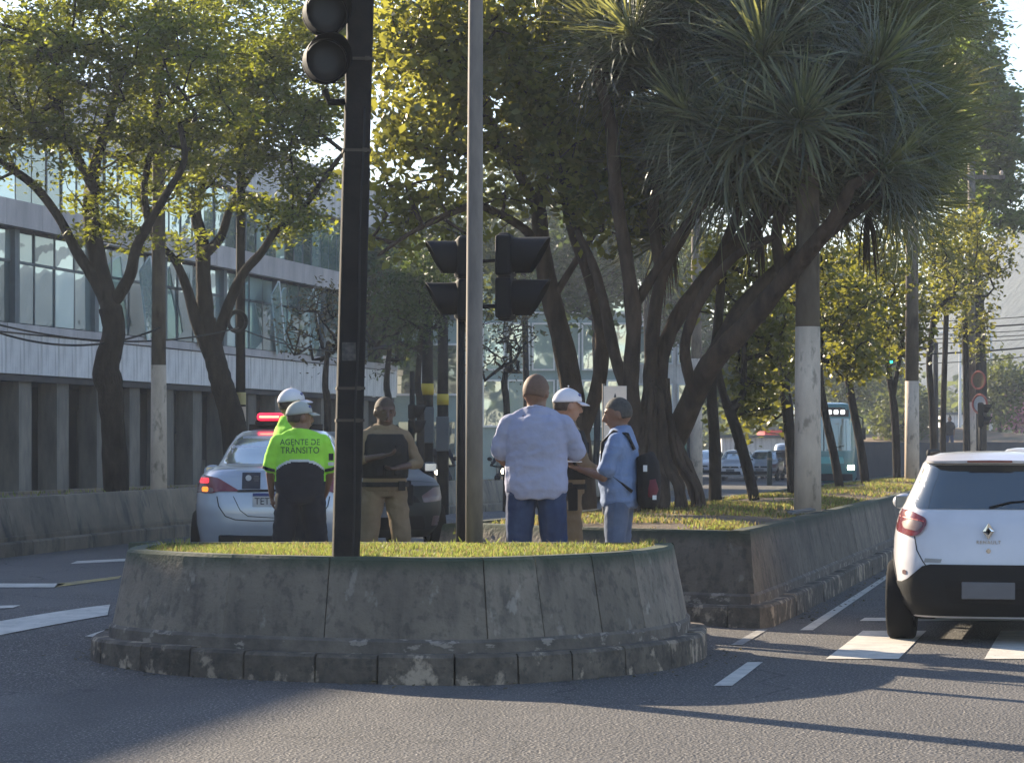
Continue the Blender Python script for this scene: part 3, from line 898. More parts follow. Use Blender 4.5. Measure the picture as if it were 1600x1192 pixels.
M['lamp_white_on'] = mat('lit headlamp', (.9, .9, .8), .3, emis=(1, .86, .62), estr=5)
M['beacon_on'] = mat('lit red beacon', (.9, .1, .1), .3, emis=(1, .004, .03), estr=1.2)
M['beacon_core'] = mat('beacon core', (.9, .4, .2), .3, emis=(1, .3, .12), estr=2)
M['plate_blue'] = mat('plate blue strip', (.02, .04, .18), .4)
M['plate_white'] = mat('plate white', (.5, .5, .5), .5)
M['plate_grey'] = mat('grey number plate', (.12, .12, .13), .5)
M['ink'] = mat('black lettering', (.02, .02, .03), .6)
M['rim'] = mat('wheel rim', (.25, .25, .26), .4, metal=.7)
M['dark_inside'] = mat('dark interior', (.012, .012, .013), .9)

class Shell:
    """car shell as a stack of rounded outlines: levels = (z, y_rear, y_front, half_width)"""
    def __init__(s, levels, n=5.0):
        s.lv = levels; s.n = n
        s.z = [l[0] for l in levels]
    def par(s, z):
        return (np.interp(z, s.z, [l[1] for l in s.lv]), np.interp(z, s.z, [l[2] for l in s.lv]), np.interp(z, s.z, [l[3] for l in s.lv]))
    def rear(s, x, z):
        yr, yf, w = s.par(z); yc = (yr + yf) / 2; h = (yf - yr) / 2
        return yc - h * max(0, 1 - min(1, abs(x) / w) ** s.n) ** (1 / s.n)
    def front(s, x, z):
        yr, yf, w = s.par(z); yc = (yr + yf) / 2; h = (yf - yr) / 2
        return yc + h * max(0, 1 - min(1, abs(x) / w) ** s.n) ** (1 / s.n)
    def side(s, y, z):
        yr, yf, w = s.par(z); yc = (yr + yf) / 2; h = (yf - yr) / 2
        return w * max(0, 1 - min(1, abs(y - yc) / h) ** s.n) ** (1 / s.n)
    def mesh(s, name, m, low=None, zlow=0, N=72, sub=3):
        zs = []
        for a, b_ in zip(s.z[:-1], s.z[1:]):
            for k in range(sub): zs.append(a + (b_ - a) * k / sub)
        zs.append(s.z[-1])
        mb = MB(); vs = []
        for z in zs:
            yr, yf, w = s.par(z); yc = (yr + yf) / 2; h = (yf - yr) / 2
            for k in range(N):
                t_ = 2 * math.pi * k / N
                c, q = math.cos(t_), math.sin(t_)
                vs.append((w * math.copysign(abs(c) ** (2 / s.n), c), yc + h * math.copysign(abs(q) ** (2 / s.n), q), z))
        fs = [(j * N + k, j * N + (k + 1) % N, (j + 1) * N + (k + 1) % N, (j + 1) * N + k) for j in range(len(zs) - 1) for k in range(N)]
        fs += [tuple(range(N))[::-1], tuple((len(zs) - 1) * N + k for k in range(N))]
        mb.add(vs, fs)
        return mb

def patch(poly, proj, out, step=.04, thick=.006, rnd=0.0):
    """a plate cut to a 2D outline and laid over a surface; proj(a,b,off)->point"""
    if rnd:
        q = []
        n = len(poly)
        for i in range(n):
            p0, p1, p2 = Vector(poly[i - 1]), Vector(poly[i]), Vector(poly[(i + 1) % n])
            r = min(rnd, (p0 - p1).length * .45, (p2 - p1).length * .45)
            a = p1 + (p0 - p1).normalized() * r; c = p1 + (p2 - p1).normalized() * r
            for k in range(4):
                u = k / 3; q.append(tuple((a * (1 - u) ** 2 + p1 * 2 * u * (1 - u) + c * u * u)))
        poly = q
    bm = bmesh.new()
    vs = [bm.verts.new((p[0], p[1], 0)) for p in poly]
    bm.faces.new(vs)
    xs_ = [p[0] for p in poly]; ys_ = [p[1] for p in poly]
    for ax, lo, hi in ((0, min(xs_), max(xs_)), (1, min(ys_), max(ys_))):
        k = lo + step
        while k < hi - step * .3:
            co = [0, 0, 0]; co[ax] = k; no = [0, 0, 0]; no[ax] = 1
            bmesh.ops.bisect_plane(bm, geom=bm.verts[:] + bm.edges[:] + bm.faces[:], plane_co=co, plane_no=no)
            k += step
    top = []; n0 = len(bm.verts)
    bm.verts.index_update()
    mb = MB()
    mb.v = [tuple(proj(v.co.x, v.co.y, out)) for v in bm.verts] + [tuple(proj(v.co.x, v.co.y, out - thick)) for v in bm.verts]
    for f in bm.faces:
        ids = [v.index for v in f.verts]; mb.f.append(ids); mb.m.append(0)
    for e in bm.edges:
        if len(e.link_faces) == 1:
            a, b_ = e.verts[0].index, e.verts[1].index
            mb.f.append([a, b_, b_ + n0, a + n0]); mb.m.append(0)
    bm.free()
    return mb

def strip(pts, w):
    """thin closed outline around an open 2D polyline"""
    a = offset(pts, w / 2); b_ = offset(pts, -w / 2)
    return a + b_[::-1]

def rear_proj(sh):
    return lambda a, b_, o: (a, sh.rear(a, b_) - o, b_)
def front_proj(sh):
    return lambda a, b_, o: (a, sh.front(a, b_) + o, b_)
def side_proj(sh, sg):
    return lambda a, b_, o: (sg * (sh.side(a, b_) + o), a, b_)

def add_wheels(t_, sh, ys, r=.3, w=.17, hw=.72):
    tyre = MB(); 
    prof = [(-w / 2, r * .7), (-w / 2, r * .93), (-w / 2 + .02, r), (w / 2 - .02, r), (w / 2, r * .93), (w / 2, r * .7)]
    N = 28; vs = [(x, math.cos(2 * math.pi * k / N) * q, math.sin(2 * math.pi * k / N) * q) for x, q in prof for k in range(N)]
    fs = [(j * N + k, j * N + (k + 1) % N, (j + 1) * N + (k + 1) % N, (j + 1) * N + k) for j in range(5) for k in range(N)]
    tyre.add(vs, fs); tm = tyre.mesh('tyre', M['rubber'], True)
    rim = MB(); rim.cyl((-w / 2 + .02, 0, 0), (w / 2 - .015, 0, 0), r * .69, n=24)
    for k in range(6):
        a = k * math.pi / 3
        rim.box((w / 2 - .005, math.cos(a) * r * .36, math.sin(a) * r * .36), (.02, .05, r * .62), M=Matrix.Rotation(a - math.pi / 2, 4, 'X'))
    rm = rim.mesh('rim', M['rim'])
    for y in ys:
        for sg in (-1, 1):
            o = link('wheel', tm, t_, (sg * (hw - w / 2 + .02), y, r)); o.rotation_euler = (0, 0, 0 if sg > 0 else math.pi)
            link('rim', rm, o)

def arches(t_, sh, ys, r, m):
    for y in ys:
        for sg in (-1, 1):
            poly = [(y + math.cos(a) * r * 1.2, r + math.sin(a) * r * 1.22) for a in np.linspace(-.35, math.pi + .35, 18)]
            poly = [(a, max(b_, sh.z[0] + .01)) for a, b_ in poly]
            patch(poly, side_proj(sh, sg), .004, .1, .01).build('wheel_arch', m, t_)

def mirror(t_, x, y, z, m, sg):
    mb = MB(); mb.ball((0, 0, 0), .1, 12, 8, sc=(1.05, .6, .72))
    o = mb.build('mirror', m, t_, sm=True); o.location = (x + sg * .10, y, z)
    g_ = MB(); g_.box((0, -.055, 0), (.15, .012, .1)); gg = g_.build('mirror_glass', M['car_glass_pale'], o); bevel(gg, .02, 2)
    b_ = MB(); b_.cyl((-sg * .16, .02, -.06), (-sg * .04, 0, -.03), .022, n=8); b_.build('mirror_arm', M['black'], o)
    return o

# ---- white hatchback, seen from behind
kw = Shell([(.20, .12, 3.5, .68), (.30, .04, 3.6, .755), (.45, 0, 3.66, .788), (.62, .0, 3.68, .792), (.80, .03, 3.66, .785), (.92, .06, 3.5, .765), (1.0, .10, 2.75, .735),
            (1.06, .135, 2.6, .695), (1.25, .225, 2.3, .605), (1.38, .29, 2.05, .55), (1.435, .33, 1.95, .50), (1.462, .45, 1.8, .42), (1.475, .75, 1.5, .22)], 5.2)
rzr = -math.atan(.24)
K = thing('parked_car', 'white hatchback seen from behind on the right, black lower bumper and red tail lights', 'car', (3.62, 19.45, 0), rzr)
kw.mesh('body', None).build('body', M['paint_white'], K, angle=.7)
rp = rear_proj(kw)
patch([(-.56, 1.035), (.56, 1.035), (.585, 1.10), (.52, 1.37), (-.52, 1.37), (-.585, 1.10)], rp, .006, .05, .01, .05).build('rear_window', M['car_glass'], K, angle=.5)
# spoiler: a lip over the window
mb = MB()
for i in range(13):
    x = -.5 + i / 12
    yy_ = kw.rear(x, 1.40)
    mb.v += [(x, yy_ - .10, 1.385), (x, yy_ - .11, 1.41 - .02 * abs(x)), (x, yy_ + .05, 1.452 - .05 * abs(x) ** 2), (x, yy_ + .08, 1.38)]
for i in range(12):
    for k in range(4): mb.f.append([i * 4 + k, i * 4 + (k + 1) % 4, i * 4 + 4 + (k + 1) % 4, i * 4 + 4 + k]); mb.m.append(0)
mb.f += [[0, 1, 2, 3], [51, 50, 49, 48]]; mb.m += [0, 0]
mb.build('spoiler', M['paint_white'], K, angle=.8)
mb = MB(); mb.box((0, kw.rear(0, 1.4) - .112, 1.398), (.34, .01, .014)); mb.build('brake_light', M['red_lens'], K)
for sg in (-1, 1):
    pl = [(-.755, .985), (-.735, 1.035), (-.60, 1.02), (-.475, .965), (-.47, .915), (-.53, .835), (-.60, .825), (-.735, .86)]
    pl = [(x * -sg, z) for x, z in pl]
    o = patch(pl, rp, .022, .03, .03, .03).build('tail_light', M['red_lens'], K, angle=.6)
    pl = [(-.68, .935), (-.60, .955), (-.505, .935), (-.50, .905), (-.545, .865), (-.66, .885)]
    pl = [(x * -sg, z) for x, z in pl]
    patch(pl, rp, .026, .03, .01, .02).build('reversing_lens', M['clear_lens'], o, angle=.6)
    mb_ = patch([(x * -sg, z) for x, z in strip([(-.74, .98), (-.60, .96), (-.49, .94)], .008)], rp, .027, .04, .004)
    mb_.build('lens_line', M['red'], o)
    # tailgate gap
    patch([(x * -sg, z) for x, z in strip([(-.565, .825), (-.545, .72), (-.50, .64), (-.47, .60)], .008)], rp, .002, .05, .006).build('panel_gap', M['seam'], K)
    # reflector dot and side marker
    patch([(x * -sg, z) for x, z in [(-.665, .53), (-.63, .53), (-.63, .565), (-.665, .565)]], rp, .006, .05, .008, .015).build('parking_sensor', M['clear_lens'], K)
# black lower bumper with raised corners
bl = [(-.79, .215), (.79, .215), (.79, .47), (.67, .475), (.62, .50), (.50, .60), (.44, .615), (-.44, .615), (-.50, .60), (-.62, .50), (-.67, .475), (-.79, .47)]
patch(bl, rp, .020, .04, .024).build('rear_bumper', M['cladding_black'], K, angle=.5)
patch([(-.34, .50), (.34, .50), (.30, .32), (-.30, .32)], rp, .026, .06, .012, .04).build('bumper_recess', M['black'], K)
mb = MB(); mb.box((.0, kw.rear(0, .42) - .036, .42), (.40, .012, .13)); o = mb.build('number_plate', M['plate_grey'], K, ); bevel(o, .008)
patch([(-.49, .628), (-.36, .628), (-.35, .655), (-.48, .660)], rp, .004, .05, .005).build('reflector', mat('dull chrome strip', (.32, .30, .28), .4, metal=.5), K)
for sg in (-1, 1):
    a = [(1.05, 1.04), (2.55, 1.04), (2.1, 1.34), (.75, 1.34), (.62, 1.12)]
    patch(a, side_proj(kw, sg), .004, .15, .008, .03).build('side_window', M['car_glass'], K, angle=.6)
    patch([(1.5, 1.04), (1.56, 1.04), (1.56, 1.34), (1.5, 1.34)], side_proj(kw, sg), .008, .15, .008).build('door_pillar', M['black'], K)
    patch([(.2, .22), (3.4, .22), (3.4, .36), (.2, .36)], side_proj(kw, sg), .012, .2, .014).build('side_cladding', M['cladding_black'], K, angle=.6)
    mirror(K, sg * .72, 2.3, 1.04, M['paint_white'] if sg > 0 else M['paint_white'], sg)
    mb = MB(); mb.tube([(sg * .50, .65, 1.43), (sg * .51, .8, 1.475), (sg * .51, 1.8, 1.475), (sg * .49, 1.95, 1.44)], .016, 6); mb.build('roof_rail', M['black'], K, sm=True)
arches(K, kw, (.62, 2.98), .31, M['cladding_black'])
add_wheels(K, kw, (.58, 2.95), .31, .21, .785)
yb = kw.rear(0, .80)
mb = MB(); r_ = .052
mb.add([(0, yb - .012, .945 - .075 + r_ * 1.25), (-r_, yb - .004, .87), (0, yb - .012, .87 - r_ * 1.25), (r_, yb - .004, .87), (0, yb - .03, .87 + r_ * 1.2), (-r_ * .85, yb - .026, .87), (0, yb - .03, .87 - r_ * 1.2), (r_ * .85, yb - .026, .87),
        (0, yb - .03, .87 + r_ * .55), (-r_ * .4, yb - .03, .87), (0, yb - .03, .87 - r_ * .55), (r_ * .4, yb - .03, .87)],
       [(0, 1, 5, 4), (1, 2, 6, 5), (2, 3, 7, 6), (3, 0, 4, 7), (4, 5, 9, 8), (5, 6, 10, 9), (6, 7, 11, 10), (7, 4, 8, 11)])
o = mb.build('badge', M['chrome'], K); 
mb = MB(); mb.add([(0, yb - .012, .87 + r_ * .55), (-r_ * .4, yb - .012, .87), (0, yb - .012, .87 - r_ * .55), (r_ * .4, yb - .012, .87)], [(0, 1, 2, 3)]); mb.build('badge_inlay', M['black'], o)
o = text_obj('lettering', 'RENAULT', .036, (0, kw.rear(0, .785) - .004, .785), (math.radians(90), 0, 0), M['chrome'], K, .003, spacing=1.25)
mb = MB(); mb.cyl((0, kw.rear(0, .72) - .008, .72), (0, kw.rear(0, .72) + .02, .72), .018, n=14); mb.build('lock', M['chrome'], K)
# seen through the rear glass edge: rear wiper
mb = MB(); mb.tube([(0, kw.rear(0, 1.06) - .03, 1.05), (.16, kw.rear(.16, 1.12) - .03, 1.09), (.36, kw.rear(.3, 1.14) - .025, 1.1)], .007, 6); mb.build('wiper', M['black'], K)
mb = MB(); mb.cyl((.28, .6, .24), (.28, .02, .24), .022, n=10); mb.build('exhaust', M['black'], K)
mb = MB(); mb.box((0, 1.8, .24), (1.2, 3.0, .1)); mb.build('underbody', M['black'], K)

# ---- silver sedan, seen from behind, red beacon on the roof
ya = Shell([(.20, .14, 4.15, .76), (.32, .05, 4.3, .835), (.5, .0, 4.38, .862), (.68, .0, 4.4, .866), (.84, .03, 4.36, .86), (.93, .06, 4.1, .845), (1.0, .085, 3.5, .80), (1.06, .13, 3.35, .74), (1.09, .24, 3.28, .69), (1.105, .62, 3.2, .655),
            (1.16, .80, 3.08, .63), (1.3, 1.12, 2.8, .57), (1.41, 1.45, 2.5, .51), (1.46, 1.7, 2.35, .45), (1.485, 1.95, 2.2, .3)], 5.0)
YX, YY = -2.41, 25.8
Yc = thing('patrol_car', 'silver sedan seen from behind with red beacon bar, amber lamp lit and black sticker', 'car', (YX, YY, G(YX, YY) ), math.radians(1.5))
ya.mesh('body', None).build('body', M['paint_silver'], Yc, angle=.6)
rp = rear_proj(ya)
patch([(-.585, 1.125), (.585, 1.125), (.50, 1.36), (.42, 1.42), (-.42, 1.42), (-.50, 1.36)], rp, .006, .05, .01, .05).build('rear_window', M['car_glass_pale'], Yc, angle=.5)
for sg in (-1, 1):
    f_ = lambda pts: [(x * -sg, z) for x, z in pts]
    o = patch(f_([(-.835, 1.0), (-.74, 1.015), (-.56, .985), (-.35, .865), (-.36, .85), (-.56, .85), (-.62, .83), (-.835, .83)]), rp, .014, .03, .022, .02).build('tail_light', M['red_lens'], Yc, angle=.6)
    patch(f_([(-.82, .885), (-.62, .885), (-.60, .855), (-.62, .84), (-.82, .84)]), rp, .018, .03, .01, .01).build('clear_strip', M['clear_lens'], o, angle=.6)
    if sg == -1 or True:
        patch([(x * -sg, z) for x, z in [(-.74, .845), (-.665, .845), (-.665, .895), (-.74, .895)]], rp, .022, .03, .01, .02).build('indicator_bulb', M['lamp_amber_on'], o)
        patch([(x * -sg, z) for x, z in [(-.78, .93), (-.66, .93), (-.66, .985), (-.78, .985)]], rp, .018, .03, .006, .02).build('tail_bulb', M['lamp_red_on'], o)
    patch(f_(strip([(-.57, .80), (-.55, .70), (-.48, .60), (-.38, .565), (-.2, .555), (0.0, .555)], .010)), rp, .003, .04, .006).build('panel_gap', M['seam'], Yc)
    patch(f_(strip([(-.40, .80), (-.33, .66), (-.25, .60), (0.0, .585)], .007)), rp, .003, .04, .006).build('plate_recess_edge', M['seam'], Yc)
    mirror(Yc, sg * .78, 3.1, 1.02, M['paint_silver'], sg)
    patch([(1.2, 1.13), (3.1, 1.13), (2.5, 1.42), (1.6, 1.42)], side_proj(ya, sg), .004, .15, .008, .03).build('side_window', M['car_glass'], Yc, angle=.6)
patch(strip([(-.36, .855), (0, .86), (.36, .855)], .022), rp, .012, .05, .014).build('trunk_garnish', M['black'], Yc)
patch([(-.30, .975), (-.12, .975), (-.12, .885), (-.12, .875), (-.30, .875)][:0] or [(-.315, 1.04), (-.13, 1.04), (-.13, .875), (-.315, .875)], rp, .006, .06, .006).build('sticker', M['ink'], Yc)
ys_ = ya.rear(-.2, .96) - .010
mb = MB(); mb.cyl((-.25, ys_, .985), (-.25, ys_ + .006, .985), .030, n=18)
mb.build('emblem', M['plate_white'], Yc)
mb = MB()
mb.box((-.17, ys_, 1.0), (.05, .004, .010)); mb.box((-.17, ys_, .978), (.06, .004, .008)); mb.box((-.17, ys_, .958), (.045, .004, .008))
mb.build('small_print', M['plate_grey'], Yc)
mb = MB(); mb.box((-.222, ys_ - .002, .905), (.15, .004, .018)); mb.build('white_strip', M['plate_white'], Yc)
py_ = ya.rear(0, .76) - .02
mb = MB(); mb.box((0.0, py_ + .008, .765), (.41, .012, .14)); o = mb.build('number_plate', M['plate_white'], Yc); bevel(o, .006)
mb = MB(); mb.box((0.0, py_ + .001, .817), (.405, .004, .032)); mb.build('blue_strip', M['plate_blue'], o)
text_obj('lettering', 'TET3', .098, (-.185, py_ - .001, .748), (math.radians(90), 0, 0), M['ink'], o, .002, 'LEFT', 1.0, .92)
mb = MB(); mb.box((0, ya.rear(0, .33) - .008, .33), (1.1, .03, .16)); bevel(mb.build('rear_skirt', M['cladding_black'], Yc), .02)
arches(Yc, ya, (.85, 3.45), .32, M['seam'])
add_wheels(Yc, ya, (.85, 3.45), .32, .19, .86)
lb = MB(); lb.box((-.02, 2.15, 1.555), (.62, .24, .055)); o = lb.build('light_bar', M['black'], Yc); bevel(o, .02)
for sg in (-1, 1):
    mb = MB(); mb.box((-.02 + sg * .15, 2.13, 1.62), (.28, .22, .085)); q = mb.build('beacon', M['beacon_on'] if sg < 0 else M['red_lens'], o); bevel(q, .035, 3)
    mb = MB(); mb.tube([(-.02 + sg * .05, 2.015, 1.62), (-.02 + sg * .26, 2.015, 1.62)], .010, 8); mb.build('beacon_tube', M['beacon_core'] if sg < 0 else M['red_lens'], q)
mb = MB(); mb.box((0, 2.15, 1.5), (.8, .06, .08)); mb.build('mount', M['black'], o)

# ---- cars facing the camera: front details
def front_car(name, label, cat, loc, rz, pm, headlamp='clear_lens', levels=None, van=False, group=None, big=False):
    sc_ = Shell(levels or [(.20, 4.1, 0.14, .70), (.32, 4.2, .05, .80), (.5, 4.25, .0, .84), (.68, 4.25, .02, .85), (.82, 4.2, .10, .84), (.90, 4.15, .35, .82), (.96, 4.1, .85, .78), (1.02, 4.05, 1.08, .74), (1.2, 3.9, 1.45, .65), (1.38, 3.6, 1.85, .55), (1.45, 3.3, 2.2, .46), (1.48, 2.9, 2.6, .25)], 4.5)
    # here y_rear/y_front are swapped so that the nose is at y = 0 and faces -Y
    lv = [(z, b_, a, w) for z, a, b_, w in sc_.lv]; sc_ = Shell(lv, 4.5)
    t_ = thing(name, label, cat, loc, rz, group)
    sc_.mesh('body', None, N=56, sub=2).build('body', M[pm], t_, angle=.6)
    rp = rear_proj(sc_)
    z1 = 1.40 if not van else 1.7
    zb = 1.04 if not van else 1.15
    wt, wb = (.50, .68) if not van else (.66, .72)
    patch([(-wb, zb), (wb, zb), (wt, z1), (-wt, z1)], rp, .006, .08, .01, .05).build('windscreen', M['car_glass_pale'], t_, angle=.6)
    for sg in (-1, 1):
        f_ = lambda pts: [(x * -sg, z) for x, z in pts]
        o = patch(f_([(-.80, .80), (-.62, .80), (-.44, .70), (-.46, .62), (-.74, .64), (-.82, .70)]), rp, .012, .05, .02, .02).build('headlight', M[headlamp if sg < 0 or headlamp != 'lamp_white_on' else 'clear_lens'], t_, angle=.6)
        mirror(t_, sg * .74, 1.45, 1.03, M[pm], sg)
        patch([(1.7, zb), (3.7, zb), (3.4, z1 - .03), (2.1, z1 - .03)], side_proj(sc_, sg), .004, .2, .008, .03).build('side_window', M['car_glass'], t_, angle=.6)
        patch(f_([(-.74, .34), (-.58, .34), (-.60, .46), (-.72, .46)]), rp, .008, .05, .01, .02).build('fog_light', M['clear_lens'], t_)
    patch([(-.42, .62), (.42, .62), (.36, .70), (-.36, .70)], rp, .008, .06, .01, .02).build('grille', M['black'], t_)
    patch([(-.5, .30), (.5, .30), (.46, .46), (-.46, .46)], rp, .008, .06, .01, .03).build('lower_grille', M['black'], t_)
    mb = MB(); mb.box((0, sc_.rear(0, .5) - .02, .51), (.40, .012, .13)); mb.build('number_plate', M['plate_grey'], t_)
    mb = MB(); mb.cyl((0, sc_.rear(0, .68) - .02, .665), (0, sc_.rear(0, .68), .665), .05, n=14); mb.build('badge', M['chrome'], t_)
    patch(strip([(-.76, .845), (-.5, .87), (0, .88), (.5, .87), (.76, .845)], .008), rp, .002, .05, .005).build('bonnet_gap', M['seam'], t_)
    fpj = front_proj(sc_)
    patch([(-.5, 1.08), (.5, 1.08), (.42, 1.36), (-.42, 1.36)], fpj, .008, .08, .01, .04).build('rear_window', M['car_glass'], t_, angle=.6)
    for sg in (-1, 1):
        patch([(sg * a, z) for a, z in [(.56, .82), (.78, .80), (.78, .96), (.60, .96)]], fpj, .012, .05, .016, .02).build('tail_light', M['red_lens'], t_, angle=.6)
    patch([(-.78, .24), (.78, .24), (.78, .44), (-.78, .44)], fpj, .012, .08, .014, .03).build('rear_bumper', M['cladding_black'], t_, angle=.6)
    arches(t_, sc_, (.8, 3.3), .3, M['seam'])
    add_wheels(t_, sc_, (.8, 3.3), .3, .18, .83)
    return t_
front_car('dark_car', 'dark olive car facing the camera behind the military police officer', 'car', (-1.50, 30.6, G(-1.4, 30.8)), math.radians(14), 'paint_dark')
VAN = [(.25, 4.6, .12, .78), (.4, 4.7, .03, .86), (.6, 4.75, .0, .88), (.9, 4.75, .06, .88), (1.05, 4.75, .35, .87), (1.12, 4.75, .62, .86), (1.4, 4.7, .85, .82), (1.7, 4.65, 1.1, .76), (1.82, 4.6, 1.3, .70), (1.88, 4.4, 1.7, .5)]
def gz_at(p): return G(p[0], p[1])
for (px, d, pm, lampm, lab, rz, van) in [
    (1141, 122, 'paint_white', 'lamp_white_on', 'white car with one bright headlamp, leftmost in the queue behind the trunks', 4, False),
    (1187, 124, 'paint_grey', 'clear_lens', 'grey car between the leaning trunk and the dark bollard in the queue', 3, False),
    (1212, 133, 'paint_silver', 'clear_lens', 'silver car right behind the dark bollard, last before the bus', 2, False),
    (1228, 146, 'paint_blue', 'clear_lens', 'pale blue van behind the queue of cars beside the bus', 0, True),
    (1094, 132, 'paint_white', 'clear_lens', 'white car beside the white-painted post left of the queue', 6, False)]:
    x = (px - 800) / F * d
    front_car('oncoming_car', lab, 'van' if van else 'car', (x, d, G(x, d)), math.radians(-rz - 9), pm, lampm, VAN if van else None, van, 'cars queueing on the left carriageway')
# white car beyond the hatchback, only a corner in the frame
x = (1612 - 800) / F * 60
front_car('far_car', 'white car at the right edge of the frame beyond the hatchback', 'car', (x, 60, G(x, 60)), math.radians(180 - 13), 'paint_white')

# ---- teal city bus
bus = thing('city_bus', 'teal city bus facing the camera behind the thick painted pole, lit destination sign', 'bus', (11.45, 94, G(11.4, 94)), math.radians(-7))
bs = Shell([(.28, .12, 11.6, 1.15), (.45, .02, 11.8, 1.24), (.9, 0, 11.85, 1.26), (1.5, .04, 11.85, 1.26), (2.6, .12, 11.85, 1.25), (3.0, .2, 11.8, 1.22), (3.15, .32, 11.6, 1.12), (3.2, .6, 11.3, .8)], 9)
bs.mesh('body', None, N=72, sub=2).build('body', M['teal'], bus, angle=.6)
rp = rear_proj(bs)
o = patch([(-1.12, 1.42), (1.12, 1.42), (1.12, 2.62), (-1.12, 2.62)], rp, .01, .15, .02, .12).build('windscreen', M['car_glass'], bus, angle=.6)
patch(strip([(0, 1.43), (0, 2.61)], .04), rp, .016, .2, .01).build('windscreen_bar', M['black'], o)
patch([(-1.08, 2.68), (1.08, 2.68), (1.02, 3.02), (-1.02, 3.02)], rp, .01, .15, .02, .08).build('destination_panel', M['black'], bus)
for k, (a, b_) in enumerate([(-.55, -.38), (-.30, -.13), (.12, .29), (.36, .53), (.60, .77)]):
    patch([(a, 2.76), (b_, 2.76), (b_, 2.93), (a, 2.93)], rp, .016, .2, .008, .05).build('lit_digit', mat('lit sign', (.9, .9, .9), .4, emis=(1, 1, .95), estr=.6) if k == 0 else bpy.data.materials['lit sign'], bus)
patch([(-.75, .95), (.75, .95), (.7, 1.2), (-.7, 1.2)], rp, .008, .2, .01, .05).build('front_panel', mat('light teal panel', (.10, .38, .36), .4), bus)
for sg in (-1, 1):
    patch([(sg * a, z) for a, z in [(.86, .72), (1.12, .72), (1.12, .90), (.86, .90)]], rp, .012, .06, .02, .05).build('headlight', M['lamp_white_on' if sg > 0 else 'clear_lens'], bus)
    mb = MB(); mb.tube([(sg * 1.2, .25, 2.75), (sg * 1.42, -.1, 2.6), (sg * 1.42, -.12, 2.2)], .025, 6); mb.box((sg * 1.42, -.12, 2.05), (.2, .1, .42)); mb.build('mirror', M['black'], bus)
    for k in range(6):
        patch([(.9 + k * 1.8, 1.5), (2.6 + k * 1.8, 1.5), (2.6 + k * 1.8, 2.5), (.9 + k * 1.8, 2.5)], side_proj(bs, sg), .006, .3, .01, .06).build('side_window', M['car_glass'], bus)
mb = MB(); mb.box((0, .0, .45), (2.1, .12, .26)); bevel(mb.build('bumper', M['black'], bus), .03)
for sg in (-1, 1):
    mb = MB(); mb.tube([(sg * .1, -.03, 1.46), (sg * .75, -.04, 1.62)], .014, 5); mb.build('wiper', M['black'], bus)
add_wheels(bus, bs, (2.3, 8.6), .48, .28, 1.22)
# ---------------------------------------------------------------- people
def cloth(name, c, rough=.85, c2=None, wr=.012, sc=9):
    m = mat(name, c, rough, col2=c2 or tuple(v * .85 for v in c), scale=4, bump=wr, bscale=sc, spec=.25)
    return m
M['skin_brown'] = mat('brown skin', (.20, .10, .062), .55, col2=(.17, .085, .05), scale=8)
M['skin_tan'] = mat('tan skin', (.34, .19, .12), .55, col2=(.29, .15, .10), scale=8)
M['skin_dark'] = mat('dark skin', (.09, .05, .035), .55, col2=(.075, .04, .03), scale=8)
M['hair'] = mat('short dark hair', (.055, .036, .026), .8, scale=40, bump=.004, bscale=120)
M['hair_shaved'] = mat('shaved brown scalp', (.14, .078, .05), .7, scale=40, bump=.002, bscale=120)
M['hair_grey'] = mat('greying hair', (.07, .065, .06), .8, col2=(.03, .028, .026), scale=30, bump=.004, bscale=120)
M['eye'] = mat('eye', (.2, .18, .16), .6, spec=.1)
M['iris'] = mat('dark iris', (.02, .012, .01), .3)
M['lips'] = mat('lips', (.22, .09, .07), .5)
M['lime'] = cloth('lime uniform cloth', (.38, .80, .07), c2=(.30, .68, .05))
M['uniform_black'] = cloth('dark navy cloth', (.012, .014, .022))
M['shirt_blue'] = cloth('light blue-lilac shirt', (.37, .38, .50), c2=(.32, .33, .44), wr=.03, sc=6)
M['polo_blue'] = cloth('blue polo shirt', (.19, .26, .42), c2=(.16, .22, .36), wr=.025)
M['jeans'] = cloth('blue denim', (.035, .06, .13), c2=(.02, .035, .085), wr=.018, sc=8)
M['jeans_grey'] = cloth('faded grey-blue denim', (.12, .15, .22), c2=(.08, .105, .165), wr=.018, sc=8)
M['khaki'] = cloth('tan uniform cloth', (.23, .165, .10), c2=(.17, .12, .07), wr=.016)
M['vest'] = cloth('black body armour', (.014, .014, .016), wr=.01, sc=20)
M['cap_white'] = cloth('white cap cloth', (.70, .68, .72), wr=.004)
M['cap_grey'] = cloth('pale grey cap cloth', (.40, .42, .38), wr=.004)
M['shoe'] = mat('black shoe leather', (.015, .014, .014), .45)
M['reflect'] = mat('reflective tape', (.6, .62, .6), .4)
M['cap_emblem'] = mat('blue cap emblem', (.10, .12, .3), .6)
M['paper'] = mat('white paper', (.8, .8, .78), .7)

